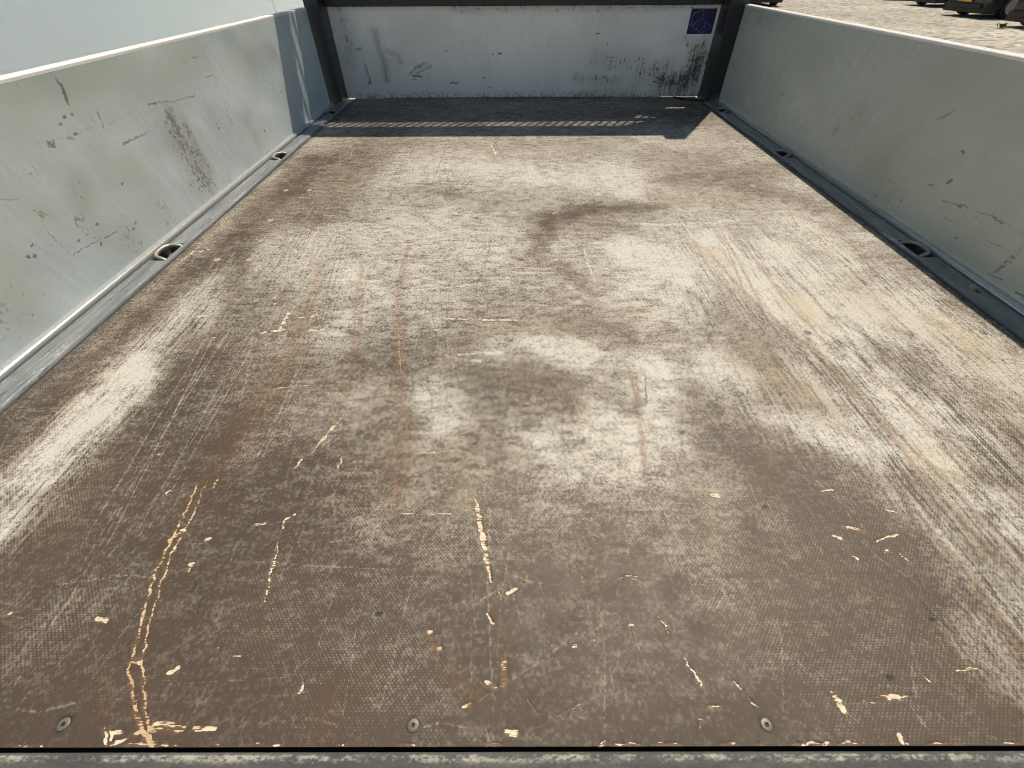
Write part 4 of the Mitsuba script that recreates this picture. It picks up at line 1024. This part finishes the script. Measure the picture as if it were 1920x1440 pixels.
# dropsides
def board_profile(sgn, x):
    pts = [(0, .012), (0, .3995), (.0250, .3995), (.0250, .012)]
    return [(x + sgn * u, z) for u, z in pts]
def cap_profile(sgn, x):
    """the folded top edge, two ridges with a shallow groove between"""
    pts = [(-.0004, .3950), (-.0004, .4005), (.0016, .4024), (.0105, .4028), (.0118, .4008), (.0140, .4008), (.0153, .4030), (.0235, .4030), (.0254, .4008), (.0254, .3950)]
    return [(x + sgn * u, z) for u, z in pts]
XL, XR = -.979, 1.135
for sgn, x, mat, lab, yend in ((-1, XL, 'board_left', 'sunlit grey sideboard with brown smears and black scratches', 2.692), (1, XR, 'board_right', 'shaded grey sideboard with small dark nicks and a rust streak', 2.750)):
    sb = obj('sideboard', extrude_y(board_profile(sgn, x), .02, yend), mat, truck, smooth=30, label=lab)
    obj('top_edge', extrude_y(cap_profile(sgn, x), .0195, yend + .0005), 'board_top_lit', sb, smooth=30)
    for yy in (.35, 1.30, 2.25):
        xo = sorted((x + sgn * .0256, x + sgn * .050))
        obj('hinge_strap', box(xo[0], xo[1], yy - .03, yy + .03, -.05, .12, .004), 'steel', sb)

# headboard
hb = obj('headboard', box(-1.004, 1.128, 2.790, 2.822, 1.395, 1.450, .004), 'frame', truck, smooth=30, label='dark painted steel headboard frame in front of the cab')
for x0, x1 in ((-1.007, -.936), (1.061, 1.150)):
    obj('post', box(x0, x1, 2.752, 2.885, -.01, 1.490, .005), 'frame', hb)
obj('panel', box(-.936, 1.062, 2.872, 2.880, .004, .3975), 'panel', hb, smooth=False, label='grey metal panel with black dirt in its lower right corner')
obj('cross_bar', box(-.9355, 1.0605, 2.842, 2.878, .3950, .4450, .003), 'frame', hb)
plate = sg.Polygon([(-.9355, .446), (.955, .446), (.955, .56), (1.0605, .56), (1.0605, .84), (-.9355, .84)])
def upright(poly, y, t=.004):
    m = trimesh.creation.extrude_polygon(poly, t, engine='earcut'); v = m.vertices.copy()
    m.vertices = np.stack([v[:, 0], y + t - v[:, 2], v[:, 1]], -1); m.fix_normals(); return m
obj('added_infill_plate', upright(plate, 2.868), 'frame', hb, smooth=False)  # unseen sheet added to block the sun, notched for the lit slot
obj('cross_bar', box(-.9355, 1.0605, 2.785, 2.815, .848, .902, .003), 'frame', hb)
obj('top_plate', upright(sg.box(-.9355, 1.120, 1.118, 1.40), 2.798), 'frame', hb, smooth=False)
obj('added_gusset', upright(sg.Polygon([(.78, .645), (1.0605, .910), (1.0605, .645)]), 2.792), 'frame', hb, smooth=False)  # unseen triangles added to trim the light coming through the mesh
obj('added_gusset', upright(sg.Polygon([(.81, 1.118), (.925, .88), (1.0605, .88), (1.0605, 1.118)]), 2.7925), 'frame', hb, smooth=False)
wires = []
for x in np.arange(-.93, 1.06, .0415):
    wires.append(box(x - .0068, x + .0068, 2.803, 2.806, .66, 1.13))
for z in np.arange(.665, 1.13, .0415):
    wires.append(box(-.9355, 1.0605, 2.8062, 2.8092, z - .0046, z + .0046))
obj('wire_mesh', trimesh.util.concatenate(wires), 'mesh', hb, smooth=False)

# square sticker with its line drawing, high in the right corner of the panel
st = obj('sticker', box(.9165, 1.0475, 2.8706, 2.8714, .2795, .3800), 'navy', hb, smooth=False, label='square dark blue sticker with a thin white line drawing')
def ribbon(pts, w, y):
    ls = sg.LineString(pts).buffer(w / 2, cap_style='round', join_style='round', quad_segs=2)
    return upright(ls, y, .0003)
SK = STICKER_LINES
lines = [ribbon([(.9165 + .131 * a, .2795 + .1005 * b) for a, b in L], .0013, 2.8702) for L in SK]
obj('sticker_drawing', trimesh.util.concatenate(lines), 'print', hb, smooth=False)

# cab in front of the headboard
cab = obj('cab', box(-.797, .952, 3.02, 5.6, -.25, 1.395, .05), 'van', truck, smooth=40)
obj('rear_window', box(-.55, .70, 3.012, 3.0195, .62, 1.15, .002), 'glass', cab)
for y in (.55, 4.6):
    for x0, x1 in ((-.98, -.76), (.92, 1.14)):
        w = trimesh.creation.cylinder(.31, .2, sections=40); w.apply_transform(trimesh.transformations.rotation_matrix(math.pi / 2, [0, 1, 0])); w.apply_translation([(x0 + x1) / 2, y, GROUND + .31])
        if y < 2: obj('wheel', w, 'rubber', truck, smooth=40)

# black cable on the floor by the right post
cb = obj('cable', tube(curve([(1.070, 2.700, .020), (1.045, 2.745, .008), (1.010, 2.775, .006), (.965, 2.788, .006), (.935, 2.812, .006), (.915, 2.842, .006)], 8), .0042, 8), 'rubber', smooth=40,
         label='thin black cable end lying at the foot of the right headboard post', cat='cable')

# ------------------------------------------------------------------ white van alongside
van = thing('parked_van', 'plain white van side standing close beside the left sideboard', 'van')
VX = -2.0
obj('body', box(VX - 1.9, VX - .012, -2.0, 7.2, GROUND + .30, 1.75, .03), 'dark', van)
obj('side_panel', box(VX - .05, VX, -1.95, 4.777, GROUND + .34, 1.62, .008), 'van', van)
obj('side_panel', box(VX - .05, VX, 4.783, 7.1, GROUND + .34, 1.62, .008), 'van', van)
obj('roof', box(VX - 1.88, VX - .02, -1.95, 7.1, 1.752, 1.80, .02), 'van', van)
for y in (-.9, 5.9):
    w = trimesh.creation.cylinder(.34, .22, sections=40); w.apply_transform(trimesh.transformations.rotation_matrix(math.pi / 2, [0, 1, 0]))
    w.apply_translation([VX - .16, y, GROUND + .34]); obj('wheel', w, 'rubber', van, smooth=40)

# ------------------------------------------------------------------ cars across the yard
def extrude_side(poly, w):
    m = trimesh.creation.extrude_polygon(sg.Polygon(poly).buffer(.03).buffer(-.03), w, engine='earcut'); v = m.vertices.copy()
    m.vertices = np.stack([v[:, 0], v[:, 2] - w / 2, v[:, 1]], -1); m.fix_normals(); return m
def car(label, paint, x, y, heading, plate=False, cat='car'):
    """Nose at the origin, body towards +x; heading is the way the nose points."""
    c = thing('parked_car', label, cat, 'cars parked across the yard')
    tw = T().translate([x, y, GROUND]).rotate([0, 0, 1], math.degrees(heading) + 180)
    prof = [(.10, .24), (.02, .34), (.0, .52), (.05, .68), (.35, .82), (1.05, .95), (4.0, .96), (4.16, .80), (4.18, .40), (4.08, .24)]
    L = sg.Polygon(prof)
    for wx in (.82, 3.38): L = L.difference(sg.Point(wx, .32).buffer(.36, quad_segs=12))
    body = to_m3(extrude_side(list(L.exterior.coords), 1.76))
    corner = from_m3(m3.Manifold.batch_hull([m3.Manifold.cylinder(1.2, .32, .32, 24).translate([px, py, 0]) for px in (.32, 3.86) for py in (-.56, .56)]))
    body = body ^ to_m3(corner)
    obj('body', from_m3(body), paint, c, smooth=30, to_world=tw)
    cabin = m3.Manifold.batch_hull([m3.Manifold.sphere(.08, 12).translate([px, s * py, pz]) for s in (-1, 1) for px, py, pz in ((1.15, .72, .95), (1.75, .58, 1.36), (3.3, .56, 1.36), (3.9, .70, .95))])
    obj('window_band', from_m3(cabin), 'glass', c, smooth=40, to_world=tw)
    roof = m3.Manifold.batch_hull([m3.Manifold.sphere(.06, 12).translate([px, s * .58, 1.40]) for s in (-1, 1) for px in (1.8, 3.25)])
    obj('roof', from_m3(roof), paint, c, smooth=40, to_world=tw)
    obj('bumper', box(-.02, .12, -.66, .66, .22, .36, .03), 'plastic', c, to_world=tw)
    obj('shade_skirt', box(.05, 4.0, -.80, .80, .12, .34), 'plastic', c, to_world=tw)  # black box added to stand in for the shade under the car
    for s in (-1, 1):
        obj('headlight', box(.035, .22, s * .66 - .12, s * .66 + .12, .60, .70, .02), 'lamp', c, to_world=tw)
        for wx in (.82, 3.38):
            w = trimesh.creation.cylinder(.31, .2, sections=32); w.apply_transform(trimesh.transformations.rotation_matrix(math.pi / 2, [1, 0, 0])); w.apply_translation([wx, s * .77, .31])
            h = trimesh.creation.cylinder(.2, .02, sections=24); h.apply_transform(trimesh.transformations.rotation_matrix(math.pi / 2, [1, 0, 0])); h.apply_translation([wx, s * .875, .31])
            k = obj('wheel', w, 'rubber', c, to_world=tw); obj('hub_cap', h, 'alloy', k, to_world=tw)
    if plate:
        k = obj('number_plate', box(-.045, -.021, -.26, .26, .372, .482, .006), 'yellow', c, to_world=tw)
    return c
CARS = [('black parked car farthest along the row, only its low nose in view', 'car_black', 16.9, 26.6, 3.19, False),
        ('dark grey parked car second farthest along the row', 'car_grey', 16.1, 22.6, 3.19, False),
        ('black parked car with a yellow number plate on its nose', 'car_blue', 14.5, 18.2, 3.19, True),
        ('black parked car nearest in the row at the photo edge', 'car_black', 13.7, 14.7, 3.19, False)]
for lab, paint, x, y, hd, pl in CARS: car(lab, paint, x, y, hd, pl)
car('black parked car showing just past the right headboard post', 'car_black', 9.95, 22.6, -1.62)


# small weed growing in the joints
def weed(x, y, n, h, seed):
    g = np.random.default_rng(seed); v, f = [], []
    for _ in range(n):
        a, l, b = g.uniform(0, 2 * math.pi), h * g.uniform(.5, 1), g.uniform(.5, 1.3)
        d = np.array([math.cos(a), math.sin(a), 0]); s = np.array([-d[1], d[0], 0]) * l * .16
        base = np.array([x, y, GROUND]) + d * g.uniform(0, .06)
        mid, tip = base + d * l * .45 * math.sin(b) + [0, 0, l * .6 * math.cos(b) + .02], base + d * l * math.sin(b) + [0, 0, l * math.cos(b) * .9 + .01]
        k = len(v); v += [base, mid + s, tip, mid - s, mid + [0, 0, .01]]; f += [[k, k + 1, k + 4], [k + 1, k + 2, k + 4], [k + 2, k + 3, k + 4], [k + 3, k, k + 4]]
    return trimesh.Trimesh(v, f, process=False)
obj('weed', weed(13.31, 15.00, 40, .17, 5), 'leaf', smooth=False, label='small green weed growing from the paving in front of the dark cars', cat='weed')
